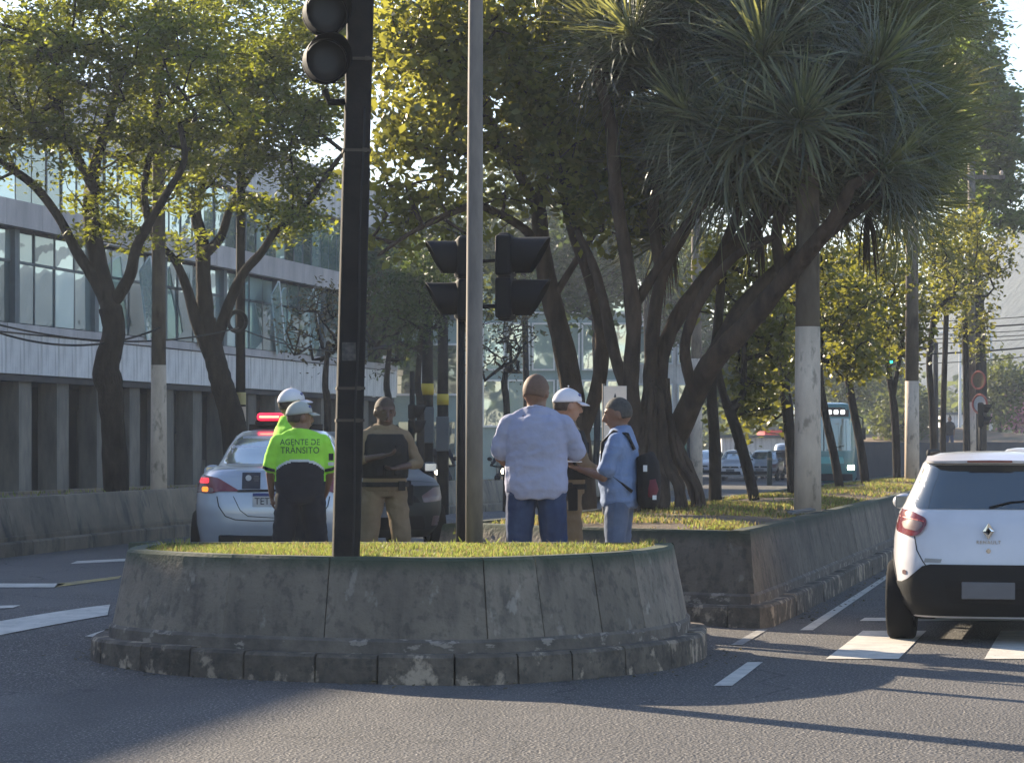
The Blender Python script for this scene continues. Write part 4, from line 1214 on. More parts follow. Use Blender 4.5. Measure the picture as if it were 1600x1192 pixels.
from mathutils import noise as NZ
def fuse(name, mb, m, parent, voxel=.011, sm=5, paint=None, folds=0.0):
    """merge overlapping closed shapes into one continuous surface"""
    me = mb.mesh('tmp', m)
    ob = bpy.data.objects.new('tmp', me); COL.objects.link(ob)
    r_ = ob.modifiers.new('r', 'REMESH'); r_.mode = 'VOXEL'; r_.voxel_size = voxel; r_.use_smooth_shade = True
    s_ = ob.modifiers.new('s', 'SMOOTH'); s_.factor = .5; s_.iterations = sm
    dg = bpy.context.evaluated_depsgraph_get(); dg.update()
    out = bpy.data.meshes.new_from_object(ob.evaluated_get(dg), depsgraph=dg)
    bpy.data.objects.remove(ob); bpy.data.meshes.remove(me)
    out.name = name
    if folds:
        sd0 = R.uniform(0, 50)
        nr = [v.normal.copy() for v in out.vertices]
        for v, nn_ in zip(out.vertices, nr):
            c_ = v.co
            q1 = 1 - abs(NZ.noise((c_.x * 5 + c_.z * 3 + sd0, c_.y * 5, c_.z * 9 - c_.x * 4))) * 2.2
            q2 = NZ.noise((c_.x * 14 + sd0, c_.y * 14, c_.z * 22))
            v.co = c_ + nn_ * folds * max(-.35, q1 * .8 + q2 * .45)
    out.materials.clear(); out.materials.append(m)
    out.polygons.foreach_set('use_smooth', [True] * len(out.polygons))
    if paint:
        ms, fn = paint
        for q in ms: out.materials.append(q)
        idx = [fn(p.center) for p in out.polygons]
        out.polygons.foreach_set('material_index', idx)
    return link(name, out, parent)

def lerp3(a, b_, t_): return Vector(a).lerp(Vector(b_), t_)

def limb(mb, pts, rad, n=10, k=3):
    """smooth tapered limb through joints"""
    P_ = [Vector(p) for p in pts]
    pp, rr_ = [], []
    for i in range(len(P_) - 1):
        for j in range(k):
            pp.append(P_[i].lerp(P_[i + 1], j / k)); rr_.append(rad[i] + (rad[i + 1] - rad[i]) * j / k)
    pp.append(P_[-1]); rr_.append(rad[-1])
    mb.tube(pp, rr_, n)
    for p, r_ in zip(P_, rad): mb.ball(p, r_ * .98, 10, 6)

def hand(mb, wrist, direction, palm_n, s=1.0, curl=.5, side=1):
    """palm, four unequal bent fingers and a thumb; direction = towards finger tips, palm_n = palm normal"""
    d = Vector(direction).normalized(); nn = Vector(palm_n); nn = (nn - d * nn.dot(d)).normalized(); sd_ = d.cross(nn) * side
    w = Vector(wrist)
    c = w + d * .05 * s
    for q in (-.026, -.009, .009, .026):
        mb.tube([w + sd_ * q * .55 * s, w + d * .045 * s + sd_ * q * s, w + d * .092 * s + sd_ * q * s * 1.05], [.017 * s, .0165 * s, .013 * s], 8)
    for q, ln in ((-.030, .064), (-.010, .076), (.010, .072), (.029, .056)):
        a = w + d * .088 * s + sd_ * q * s
        b_ = a + (d * math.cos(curl * .6) + nn * math.sin(curl * .6)) * ln * .45 * s
        c_ = b_ + (d * math.cos(curl * 1.5) + nn * math.sin(curl * 1.5)) * ln * .32 * s
        e_ = c_ + (d * math.cos(curl * 2.2) + nn * math.sin(curl * 2.2)) * ln * .28 * s
        mb.tube([a, b_, c_, e_], [.0095 * s, .009 * s, .0082 * s, .0065 * s], 7)
    a = w + d * .025 * s - sd_ * .024 * s
    b_ = a + (d * .7 - sd_ * .75 + nn * .35).normalized() * .035 * s
    c_ = b_ + (d * .9 - sd_ * .25 + nn * .5).normalized() * .028 * s
    mb.tube([a, b_, c_], [.0135 * s, .011 * s, .0085 * s], 7)

def person(label, loc, rz, H=1.75, build=1.0, skin='skin_brown', top='shirt_blue', legs='jeans', top_style='shirt', larm=None, rarm=None,
           hair='hair', hair_style='short', head_yaw=0.0, head_pitch=0.0, cap=None, lean=0.0, stance=.1, belly=1.0, sleeve=.62, hem=.83, paint=None, cuff=None):
    k = H / 1.78
    T = thing('person', label, 'person', loc, rz)
    V3 = lambda x, y, z: Vector((x, y + lean * max(0, z - .9), z)) * k
    b = build
    sh = .185 * b
    hipL, hipR = V3(-.09 * b, 0, .92), V3(.09 * b, 0, .92)
    def leg_pts(sg): return [V3(sg * .09 * b, 0, .90), V3(sg * (.09 * b + stance * .5), .02, .49), V3(sg * (.09 * b + stance), -.02, .09)]
    shoulder = {-1: V3(-sh, -.005, 1.405), 1: V3(sh, -.005, 1.405)}
    default = {sg: [V3(sg * (sh + .06), .0, 1.13), V3(sg * (sh + .06), .06, .88)] for sg in (-1, 1)}
    arm = {-1: [Vector(p) * k for p in larm] if larm else default[-1], 1: [Vector(p) * k for p in rarm] if rarm else default[1]}
    rings = [(.84, .135, .10, 0), (.90, .165, .115, 0), (.97, .17, .12, 0), (1.06, .155 * belly, .115 * belly, .01 * belly), (1.15, .155 * belly, .118 * belly, .012), (1.28, .17, .122, .0), (1.38, .180, .112, -.005), (1.43, .165, .095, -.01), (1.465, .125, .08, -.01), (1.50, .085, .068, -.008), (1.53, .062, .06, .0)]
    def torso(mb, grow, z0=0, z1=9, flare=0):
        rs = [r for r in rings if z0 <= r[0] <= z1]
        pts = [V3(0, r[3], r[0]) for r in rs]; w = [1] * len(rs)
        el = [((r[1] * b + grow + flare * max(0, 1.2 - r[0])) * k, (r[2] * b + grow + flare * max(0, 1.2 - r[0])) * k) for r in rs]
        mb.tube(pts, [1] * len(pts), 20, ell=el)
    # head frame
    Rh = Matrix.Rotation(head_yaw, 4, 'Z') @ Matrix.Rotation(head_pitch, 4, 'X')
    hc = V3(0, .018, 1.643); HS = 1.22
    def h(x, y, z): return hc + (Rh @ Vector((x, y, z))) * k * HS
    # body
    mb = MB()
    torso(mb, 0)
    mb.tube([V3(0, -.01, 1.47), V3(0, .0, 1.53), V3(0, .01, 1.60)], [.076 * k * (b ** .5), .068 * k * (b ** .5), .066 * k * (b ** .5)], 14)
    for sg in (-1, 1):
        mb.tube([V3(0, -.01, 1.49), V3(sg * .08 * b, -.01, 1.462), V3(sg * .15 * b, -.008, 1.42)], [.058 * k, .052 * k, .048 * k], 10)
        lp_ = leg_pts(sg); limb(mb, lp_, [.086 * b * k, .055 * k, .038 * k])
        a, (e, w_) = shoulder[sg], arm[sg]
        limb(mb, [a, e, w_], [.05 * k * b ** .5, .041 * k, .027 * k])
        hd = (w_ - e).normalized()
        hand(mb, w_, hd, Vector((-sg, .35, -.2)) if abs(hd.z) > .6 else Vector((-sg * .25, 0, -1)) if False else Vector((0, 0, 1)) if abs(hd.z) < .5 else Vector((-sg, .3, 0)), k, .55, sg)
    mb.ball(h(0, -.012, .02), .1 * k * HS, 18, 12, sc=(.80, .98, 1.03), M=Rh.to_3x3())
    mb.ball(h(0, .022, -.045), .07 * k * HS, 14, 10, sc=(.84, .86, .98), M=Rh.to_3x3())
    mb.ball(h(0, .05, -.085), .028 * k * HS, 10, 6, sc=(1.2, .8, .7), M=Rh.to_3x3())
    mb.tube([h(0, .083, .022), h(0, .098, -.005), h(0, .108, -.022), h(0, .085, -.032)], [.009 * k * HS, .011 * k * HS, .0155 * k * HS, .012 * k * HS], 8)
    mb.ball(h(0, .078, .036), .02 * k * HS, 8, 6, sc=(2.3, .55, .45), M=Rh.to_3x3())
    for sg in (-1, 1):
        mb.ball(h(sg * .081, -.008, -.005), .026 * k * HS, 10, 6, sc=(.36, .65, 1.15), M=Rh.to_3x3())
    mb.ball(h(0, .083, -.057), .014 * k * HS, 8, 6, sc=(1.7, .6, .5), M=Rh.to_3x3())
    skinm = M[skin]
    body = fuse('body', mb, skinm, T, .0095, 2)
    # face details
    mb = MB()
    for sg in (-1, 1): mb.ball(h(sg * .031, .081, .012), .0105 * k, 8, 6, sc=(1, 1, .6), M=Rh.to_3x3())
    mb.build('eyes', M['eye'], body, sm=True)
    mb = MB()
    for sg in (-1, 1):
        mb.ball(h(sg * .031, .0895, .012), .0058 * k, 8, 5)
        mb.tube([h(sg * .015, .088, .030), h(sg * .031, .090, .035), h(sg * .05, .078, .031)], .0042 * k, 5)
    mb.build('eyebrows', M['hair'], body, sm=True)
    mb = MB(); mb.tube([h(-.022, .079, -.056), h(0, .0915, -.056), h(.022, .079, -.056)], [.003 * k, .005 * k, .003 * k], 6); mb.build('mouth', M['lips'], body, sm=True)
    # hair
    if hair_style:
        mb = MB(); n, kk = 22, 12; vs = []
        top_r = .1008
        for i in range(kk + 1):
            th = math.radians(8 + i * 9.5)
            for j in range(n):
                ph = 2 * math.pi * j / n
                x, y, z = math.sin(th) * math.cos(ph), math.sin(th) * math.sin(ph), math.cos(th)
                front = smooth(.1, .7, y)
                zz = max(z, .30 + .25 * front - 1.0 * (1 - front) * smooth(.3, -.5, y) - .15)
                s_ = math.sqrt(max(.001, 1 - zz * zz)) / max(.001, math.sqrt(x * x + y * y))
                x, y = x * s_, y * s_
                vs.append(h(x * top_r * .81, -.012 + y * top_r * .99, .02 + zz * top_r * 1.04))
        fs = [(i * n + j, (i + 1) * n + j, (i + 1) * n + (j + 1) % n, i * n + (j + 1) % n) for i in range(kk) for j in range(n)] + [tuple(range(n))]
        mb.add(vs, fs); o = mb.build('hair', M[hair], body, sm=True)
        sd_ = o.modifiers.new('solid', 'SOLIDIFY'); sd_.thickness = .003
    if cap:
        mb = MB(); n, kk = 24, 9; vs = []; R0 = .106
        for i in range(kk + 1):
            th = math.radians(4 + i * 9.8)
            for j in range(n):
                ph = 2 * math.pi * j / n
                x, y, z = math.sin(th) * math.cos(ph), math.sin(th) * math.sin(ph), math.cos(th)
                vs.append(h(x * R0 * .86, -.010 + y * R0 * 1.0, .046 + z * R0 * .80 - .012 * (1 - y) * (i / kk)))
        fs = [(i * n + j, (i + 1) * n + j, (i + 1) * n + (j + 1) % n, i * n + (j + 1) % n) for i in range(kk) for j in range(n)] + [tuple(range(n))]
        mb.add(vs, fs); o = mb.build('cap', M[cap], body, sm=True)
        sd_ = o.modifiers.new('solid', 'SOLIDIFY'); sd_.thickness = .004
        mb = MB(); vs = []
        for i in range(9):
            a = math.radians(-62 + i * 15.5)
            for q, dz in ((.92, .004), (1.35, -.006), (1.62, -.016)):
                kx = math.sin(a); ky = math.cos(a)
                ex = (1 if q < 1 else q ** .85)
                vs.append(h(kx * R0 * .86 * min(ex, 1.12), -.010 + R0 * (.96 * ky if q < 1 else ky * q), .043 + dz - .012 * abs(kx)))
        mb.add(vs, [(i * 3 + j, (i + 1) * 3 + j, (i + 1) * 3 + j + 1, i * 3 + j + 1) for i in range(8) for j in range(2)])
        br = mb.build('brim', M[cap], o, sm=True); sd_ = br.modifiers.new('solid', 'SOLIDIFY'); sd_.thickness = .005
        mb = MB()
        p0 = h(.055, .058, .085); mb.ball(p0, .017 * k, 10, 6, sc=(.9, .9, .8)); p0 = h(-.062, -.062, .085); mb.ball(p0, .013 * k, 8, 5); mb.build('cap_emblem', M['cap_emblem'], o, sm=True)
        mb = MB(); mb.ball(h(0, -.01, .142), .007 * k, 8, 5); mb.build('button', M[cap], o, sm=True)
    # trousers
    mb = MB(); torso(mb, .012, .84, 1.06)
    for sg in (-1, 1):
        lp_ = leg_pts(sg); limb(mb, [lp_[0], lp_[1], lp_[2] + Vector((0, 0, -.03))], [.100 * b * k, .080 * b * k, .064 * k])
    fuse('trousers', mb, M[legs], body, .012, 4, None, .009)
    for sg in (-1, 1):
        a = leg_pts(sg)[2]
        mb = MB(); mb.tube([a + Vector((0, -.055, -.04)) * k, a + Vector((0, .02, -.035)) * k, a + Vector((0, .12, -.05)) * k, a + Vector((0, .19, -.062)) * k], [.045 * k, .046 * k, .04 * k, .025 * k], 10, ell=[(.95, 1)] * 4)
        mb.box(a + Vector((0, .06, -.08)) * k, (.085 * k, .26 * k, .02 * k))
        fuse('shoe', mb, M['shoe'], body, .01, 2)
    # upper garment
    mb = MB()
    torso(mb, .026 if top_style == 'shirt' else .021, hem, 1.49, flare=.03 if top_style == 'shirt' else 0)
    mb.tube([V3(0, -.016, 1.45), V3(0, -.014, 1.505), V3(0, -.010, 1.535)], [.108 * k * b ** .5, .094 * k * b ** .5, .082 * k * b ** .5], 14)
    for sg in (-1, 1):
        a, (e, w_) = shoulder[sg], arm[sg]
        if sleeve < 1:
            end = a.lerp(e, sleeve + .1)
            mb.tube([V3(0, -.012, 1.49), V3(sg * .08 * b, -.012, 1.462), V3(sg * .15 * b, -.008, 1.415)], [.074 * k, .066 * k, .064 * k], 10)
            limb(mb, [a + Vector((-sg * .02, 0, .005)), a.lerp(e, .45), end], [.072 * k * b ** .5, .069 * k * b ** .5, .072 * k * b ** .5])
        else:
            mb.tube([V3(0, -.012, 1.49), V3(sg * .08 * b, -.012, 1.462), V3(sg * .15 * b, -.008, 1.415)], [.074 * k, .066 * k, .064 * k], 10)
            limb(mb, [a + Vector((-sg * .02, 0, .005)), e, e.lerp(w_, min(.95, sleeve - 1))], [.064 * k * b ** .5, .054 * k, .040 * k])
    o = fuse('shirt', mb, M[top], body, .0105, 3, paint, .011 if top_style == 'shirt' else .007)
    T['k'] = k
    return T, body, o, h, V3, shoulder, arm

IZ = .26
def at_px(px, d): return ((px - 800) / F * d, d, IZ)

# traffic agent with back to the camera
def agent_paint(split):
    def fn(c):
        # yoke curve: lime above, tape line, navy below
        zc = split + .018 * math.cos(c.x * 9) - .05 * min(1, abs(c.x) / .2) ** 3
        if abs(c.x) > .205: return 1 if c.z < 1.02 * split / 1.2 else 0
        if c.z < zc - .012: return 1
        if c.z < zc + .010: return 2
        return 0
    return fn
p = at_px(469, 22.0)
T1, b1, s1, h1, V31, _, _ = person('person seen from behind in lime and navy uniform shirt with lettering, pale cap', p, math.radians(4), 1.62, 1.24, 'skin_brown', 'lime', 'uniform_black', 'polo',
    head_yaw=math.radians(-68), cap='cap_grey', hair_style='short', belly=1.14, larm=[(-.285, .02, 1.12), (-.27, .12, .90)], rarm=[(.285, .02, 1.12), (.24, .15, .92)], paint=([M['uniform_black'], M['reflect']], agent_paint(1.115)), sleeve=.65, hem=.84)
def text_on(body_o, s, z, size, xoff=0, depth=-.16, m=M['ink'], sx=1.0):
    """lettering laid on the back of a garment by projecting every vertex onto it"""
    o = text_obj('lettering', s, size, (0, 0, 0), (0, 0, 0), m, None, .0, spacing=1.05)
    me = o.data; sh_me = body_o.data
    from mathutils.bvhtree import BVHTree
    bvh = BVHTree.FromPolygons([v.co.copy() for v in sh_me.vertices], [tuple(p.vertices) for p in sh_me.polygons])
    bm = bmesh.new(); bm.from_mesh(me)
    bmesh.ops.triangulate(bm, faces=bm.faces)
    for k in range(-40, 41):
        bmesh.ops.bisect_plane(bm, geom=bm.verts[:] + bm.edges[:] + bm.faces[:], plane_co=(k * .02, 0, 0), plane_no=(1, 0, 0))
    for v in bm.verts:
        x, z_ = v.co.x * sx + xoff, v.co.y + z
        hit = bvh.ray_cast(Vector((x, -1, z_)), Vector((0, 1, 0)))[0]
        y = hit.y - .003 if hit else depth
        v.co = Vector((x, y, z_))
    bm.to_mesh(me); bm.free(); o.parent = body_o
    sd_ = o.modifiers.new('solid', 'SOLIDIFY'); sd_.thickness = .002
    return o
M['print_green'] = mat('dark green print', (.02, .07, .03), .7)
text_on(s1, 'AGENTE DE', 1.285, .072, .0, m=M['print_green'], sx=.86)
text_on(s1, 'TRÂNSITO', 1.215, .078, .0, m=M['print_green'], sx=.86)
def patch_on(body_o, name, poly, m, axis='y', sgn=-1, off=.004, step=.03):
    from mathutils.bvhtree import BVHTree
    sh_me = body_o.data
    bvh = BVHTree.FromPolygons([v.co.copy() for v in sh_me.vertices], [tuple(p.vertices) for p in sh_me.polygons])
    def proj(a, b_, o):
        if axis == 'y':
            hit = bvh.ray_cast(Vector((a, sgn * 1, b_)), Vector((0, -sgn, 0)))[0]
            return (a, (hit.y if hit else 0) + sgn * o, b_)
        hit = bvh.ray_cast(Vector((sgn * 1, a, b_)), Vector((-sgn, 0, 0)))[0]
        return ((hit.x if hit else 0) + sgn * o, a, b_)
    return patch(poly, proj, off, step, .005).build(name, m, body_o)
patch_on(s1, 'sleeve_patch', [(.245, 1.13), (.285, 1.13), (.285, 1.19), (.245, 1.19)], M['uniform_black'])
patch_on(s1, 'sleeve_patch', [(.240, 1.085), (.29, 1.085), (.29, 1.115), (.240, 1.115)], M['reflect'])
for sg in (-1, 1):
    o = MB(); kk_ = T1['k']; a = Vector((sg * .285, .02, 1.12)) * kk_
    o.tube([a + Vector((-sg * .012, -.004, .055)), a + Vector((-sg * .006, 0, .03))], [.076, .078], 14); o.build('cuff', M['uniform_black'], s1, sm=False)

# second traffic agent behind, white cap
p = at_px(454, 23.5)
T2, b2, s2, h2, V32, _, _ = person('person in lime uniform and white cap standing half hidden behind the lettered one', p, math.radians(-62), 1.76, 1.05, 'skin_tan', 'lime', 'uniform_black', 'polo',
    head_yaw=math.radians(-10), cap='cap_white', paint=([M['uniform_black'], M['reflect']], agent_paint(1.2)), larm=[(-.25, .10, 1.15), (-.12, .30, 1.10)], rarm=[(.25, .02, 1.16), (.18, .22, 1.02)], hem=.88)
patch_on(s2, 'sleeve_patch', [(-.04, 1.30), (.02, 1.30), (.02, 1.36), (-.04, 1.36)], M['uniform_black'], 'x', 1)

# military police officer with a black vest facing the camera, arms folded
def vest(body, k, b, V3, back=True):
    mb = MB()
    rs = [(1.02, .196, .165), (1.12, .200, .17), (1.25, .206, .172), (1.36, .20, .16), (1.44, .168, .135)]
    mb.tube([V3(0, 0, r[0]) for r in rs], [1] * 5, 18, ell=[(r[1] * b * k, r[2] * b * k) for r in rs])
    for sg in (-1, 1): mb.tube([V3(sg * .11, .09, 1.40), V3(sg * .115, 0, 1.505), V3(sg * .11, -.09, 1.40)], .03 * k, 8)
    o = fuse('vest', mb, M['vest'], body, .012, 3)
    for x, z in ((-.09, 1.10), (.0, 1.09), (.09, 1.10), (-.10, 1.29)):
        mb = MB(); mb.box(V3(x, .178 * b, z), (.07 * k, .05 * k, .10 * k))
        q = mb.build('pouch', M['vest'], body); bevel(q, .01)
    return o
def belt(body, k, b, V3, side=1):
    mb = MB(); mb.tube([V3(0, 0, .94), V3(0, 0, .985)], [1, 1], 20, ell=[(.205 * b * k, .158 * b * k)] * 2)
    o = mb.build('belt', M['vest'], body)
    mb = MB(); mb.box(V3(side * .205 * b, .0, .86), (.07 * k, .09 * k, .2 * k)); mb.box(V3(side * .20 * b, -.02, .965), (.05 * k, .05 * k, .07 * k))
    q = mb.build('holster', M['black'], o); bevel(q, .012)
    mb = MB(); mb.box(V3(-.12 * b, .14 * b, .95), (.06 * k, .04 * k, .09 * k)); mb.box(V3(0.02, .15 * b, .963), (.05, .01, .04)); q = mb.build('belt_pouch', M['black'], o)
    return o
p = at_px(601, 23.0)
T3, b3, s3, h3, V33, _, _ = person('person in tan police uniform and black vest facing the camera, forearms folded', p, math.radians(192), 1.68, 1.16, 'skin_dark', 'khaki', 'khaki', 'polo',
    head_yaw=math.radians(4), head_pitch=math.radians(-8), larm=[(-.31, .06, 1.16), (-.07, .26, 1.12)], rarm=[(.30, .08, 1.18), (.06, .27, 1.235)], sleeve=1.35, hem=.88)
vest(b3, T3['k'], 1.16, V33); belt(b3, T3['k'], 1.16, V33, -1)

# man in pale blue shirt, back to the camera
p = at_px(838, 19.95)
T4, b4, s4, h4, V34, _, _ = person('person in loose pale blue-lilac shirt and jeans, back turned, next to the grey pole', p, math.radians(-4), 1.80, 1.22, 'skin_brown', 'shirt_blue', 'jeans', 'shirt',
    head_yaw=math.radians(-22), head_pitch=math.radians(-16), hair='hair_shaved', larm=[(-.285, .03, 1.155), (-.20, .25, 1.06)], rarm=[(.315, .08, 1.16), (.13, .30, 1.17)], belly=1.1, sleeve=.72, hem=.84, stance=.06)
kk_ = T4['k']
mb = MB()
mb.tube([V34(-.058, -.075, 1.535), V34(0, -.088, 1.545), V34(.058, -.075, 1.535)], .016, 8); mb.tube([V34(-.058, -.075, 1.535), V34(-.085, -.0, 1.53), V34(-.05, .07, 1.50)], .013, 8); mb.tube([V34(.058, -.075, 1.535), V34(.085, -.0, 1.53), V34(.05, .07, 1.50)], .013, 8)
fuse('collar', mb, M['shirt_blue'], s4, .008, 2)
mb = MB(); mb.box(V34(-.17, .36, 1.075), (.075, .15, .012)); o = mb.build('phone', M['paper'], b4); o.name = 'paper'

# police officer in white cap facing right, partly behind
p = at_px(884, 21.0)
T5, b5, s5, h5, V35, _, _ = person('person in tan uniform, black vest and white cap, half hidden behind the pale blue shirt', p, math.radians(-78), 1.71, 1.12, 'skin_tan', 'khaki', 'khaki', 'polo',
    head_yaw=math.radians(8), head_pitch=math.radians(-6), cap='cap_white', larm=[(-.25, .14, 1.16), (-.12, .36, 1.10)], rarm=[(.27, .10, 1.15), (.12, .34, 1.06)], sleeve=1.3, hem=.88)
vest(b5, T5['k'], 1.12, V35); belt(b5, T5['k'], 1.12, V35, 1)
patch_on(s5, 'sleeve_patch', [(.02, 1.22), (.075, 1.22), (.075, 1.29), (.048, 1.31), (.02, 1.29)], M['cap_emblem'], 'x', 1)

# man with backpack facing left
p = at_px(968, 20.35)
T6, b6, s6, h6, V36, _, _ = person('person in blue polo and grey jeans facing left with a black backpack, holding papers', p, math.radians(78), 1.63, 1.10, 'skin_brown', 'polo_blue', 'jeans_grey', 'shirt',
    head_yaw=math.radians(6), head_pitch=math.radians(-10), hair='hair_grey', larm=[(-.25, .10, 1.10), (-.12, .33, 1.17)], rarm=[(.25, .08, 1.12), (.08, .32, 1.16)], belly=1.12, sleeve=.68, hem=.84)
patch_on(s6, 'chest_print', [(-.10, 1.27), (-.04, 1.27), (-.05, 1.31), (-.09, 1.31)], M['paper'], 'y', 1)
patch_on(s6, 'chest_print', [(-.11, 1.20), (-.05, 1.20), (-.06, 1.23), (-.10, 1.23)], M['paper'], 'y', 1)
mb = MB()
kk_ = T6['k']
bp_ = thing('backpack', 'black backpack with a red side pocket worn by the person in the blue polo', 'backpack', p, math.radians(78))
for sc_, m_, nm in ((1, M['vest'], 'pack'),):
    mb = MB(); mb.tube([V36(0, -.22, 1.30), V36(0, -.25, 1.22), V36(0, -.26, 1.05), V36(0, -.25, .90), V36(0, -.235, .84)], [.8, 1, 1.06, 1, .7], 16, ell=[(.145 * kk_, .10 * kk_)] * 5)
    fuse('pack', mb, m_, bp_, .012, 3)
mb = MB(); mb.tube([V36(-.11, -.29, .93), V36(-.11, -.305, 1.0), V36(-.11, -.29, 1.08)], [.8, 1, .8], 12, ell=[(.04, .05)] * 3); mb.build('side_pocket', mat('dark red nylon', (.14, .02, .03), .8), bp_, sm=True)
mb = MB(); mb.box(V36(-.155, -.25, 1.18), (.012, .03, .05)); mb.box(V36(-.15, -.33, .93), (.012, .03, .035)); mb.build('buckle', M['paper'], bp_)
for sg in (-1, 1):
    mb = MB(); mb.tube([V36(sg * .11, -.15, 1.34), V36(sg * .12, -.09, 1.475), V36(sg * .125, .03, 1.50), V36(sg * .13, .13, 1.40), V36(sg * .155, .13, 1.24), V36(sg * .185, .02, 1.10), V36(sg * .17, -.14, .98)], .018, 8, ell=[(2.2, .7)] * 7)
    mb.build('strap', M['vest'], bp_, sm=True)
mb = MB(); mb.box(V36(-.03, .42, 1.235), (.19, .14, .006)); mb.box(V36(-.02, .435, 1.243), (.18, .13, .004)); pp_ = mb.build('papers', M['paper']); pp_.location = p; pp_.rotation_euler = (0, 0, math.radians(78))
tag(pp_, 'loose white papers in the hands of the person with the backpack', 'papers')
# ---------------------------------------------------------------- poles, signals, signs, cables
def pole_mesh(r0, r1, h, n=16, z0=0):
    mb = MB(); k = 6
    mb.tube([(0, 0, z0 + (h - z0) * i / k) for i in range(k + 1)], [r0 + (r1 - r0) * i / k for i in range(k + 1)], n)
    return mb

def visor(mb, c, r, ln, face, n=18, t_=.006):
    """cut-away hood around a lens; face = direction the lens looks"""
    f = Vector(face).normalized(); up = Vector((0, 0, 1)); sd_ = f.cross(up).normalized(); c = Vector(c)
    vs = []
    for k in range(n + 1):
        a = math.radians(-62 + (304) * k / n)      # opening at the bottom
        a = math.radians(-90 + 28 + 304 * k / n)
        d_ = sd_ * math.cos(a) + up * math.sin(a)
        l_ = ln * (.42 + .58 * (math.sin(a) * .5 + .5))
        for rr_, q in ((r, 0), (r, l_), (r + t_, l_), (r + t_, 0)):
            vs.append(c + d_ * rr_ + f * q)
    fs = [(i * 4 + j, i * 4 + 4 + j, i * 4 + 4 + (j + 1) % 4, i * 4 + (j + 1) % 4) for i in range(n) for j in range(4)]
    fs += [(0, 1, 2, 3), (n * 4 + 3, n * 4 + 2, n * 4 + 1, n * 4)]
    mb.add(vs, fs)

M['lens_off'] = mat('unlit signal lens', (.022, .024, .028), .45, spec=.3)
M['green_on'] = mat('lit green signal', (.05, .6, .4), .3, emis=(.02, 1, .55), estr=1.6)
M['sticker'] = mat('yellowed label', (.55, .45, .2), .7)
def signal_head(parent, c, face, n=3, r=.15, pitch=.33, depth=.16, lit=None, vis=.27, round_=False):
    f = Vector(face).normalized(); c = Vector(c)
    hd = link('signal_head', None, parent, c) if False else None
    mb = MB(); rot = math.atan2(f.y, f.x)
    for k in range(n):
        z = c.z + (k - (n - 1) / 2) * pitch
        p_ = Vector((c.x, c.y, z))
        if round_: mb.tube([p_ - f * depth, p_ - f * depth * .6, p_ - f * .001], [r * .5, r * .98, r * 1.03], 26)
        else: mb.box((c.x - f.x * depth / 2, c.y - f.y * depth / 2, z), (depth, r * 2.12, pitch - .012), rot)
    if round_: mb.box((c.x - f.x * depth * .5, c.y - f.y * depth * .5, c.z), (depth * .8, r * .7, pitch * n * .92), rot)
    else: mb.box((c.x - f.x * depth * .5, c.y - f.y * depth * .5, c.z), (depth * .8, r * 1.6, pitch * n + .02), rot)
    o = mb.build('signal_head', M['black'], parent); bevel(o, .025, 2)
    for k in range(n):
        z = c.z + (k - (n - 1) / 2) * pitch; p = Vector((c.x, c.y, z))
        mb = MB(); visor(mb, p, r * .98, vis, f); mb.build('visor', M['black'], o, angle=.7)
        mb = MB(); mb.tube([p, p + f * .012, p + f * .022], [r * .93, r * .85, r * .5], 22); mb.build('lens', M['green_on'] if lit == k else M['lens_off'], o, sm=True)
    return o

# dark steel signal column on the front planter
p = P(540, 872, 16.85); p.z = .74
t_ = thing('traffic_signal', 'tall dark square signal column rising from the front planter, unlit lamps at its top left', 'traffic light', p, math.radians(7))
lean = Vector((.097 / 3.68, 0, 1))
mb = MB()
w = .088
vs = []
for z in (-.1, 0, 2.6, 2.62, 5.6):
    ww = w * (1.0 if z < 2.61 else .96); c = lean * z
    for a, b_ in ((-1, -1), (1, -1), (1, 1), (-1, 1)): vs.append((c.x + a * ww, c.y + b_ * ww, z))
mb.add(vs, [(3, 2, 1, 0), (16, 17, 18, 19)] + [(j * 4 + k, j * 4 + (k + 1) % 4, j * 4 + 4 + (k + 1) % 4, j * 4 + 4 + k) for j in range(4) for k in range(4)])
o = mb.build('pole', M['dark_steel'], t_); bevel(o, .014, 2)
M['dull_strap'] = mat('dull steel strap', (.09, .075, .06), .7, metal=.3, spec=.3)
for z in (.95, 1.16, 2.72, 3.32):
    mb = MB(); c = lean * z; mb.box((c.x, c.y, z), (.186, .186, .018)); mb.box((c.x + .05, c.y - .098, z), (.03, .02, .026)); mb.build('clamp_band', M['dull_strap'], t_)
mb = MB(); mb.tube([(lean.x * z + .035 + .006 * math.sin(z * 5), -.098, z) for z in np.linspace(.0, 3.0, 24)], .007, 5); mb.build('cable', M['wire'], t_, sm=True)
mb = MB(); c = lean * 1.4; mb.box((c.x - .02, -.0895, 1.4), (.09, .003, .12)); mb.build('torn_sticker', mat('torn sticker', (.10, .09, .08), .9, col2=(.03, .03, .03), scale=30), t_)
hx = (505 - 800) / F * 16.7 - p.x; 
z1 = (1.55 - (95 - 690) / F * 16.7) - p.z; z2 = (1.55 - (20 - 690) / F * 16.7) - p.z
signal_head(t_, (hx, -.12, (z1 + z2) / 2 + (z2 - z1) / 2), (0.08, -1, 0), 3, .148, (z2 - z1), .16, round_=True)
mb = MB(); mb.tube([(hx, .02, z1 - .17), (hx + .03, .02, z1 - .25), (lean.x * z1, 0, z1 - .25)], .025, 8); mb.build('bracket', M['dark_steel'], t_)
mb = MB(); mb.tube([(hx, .03, z2 + .6), (lean.x * z2, 0, z2 + .6)], .025, 8); mb.build('bracket', M['dark_steel'], t_)

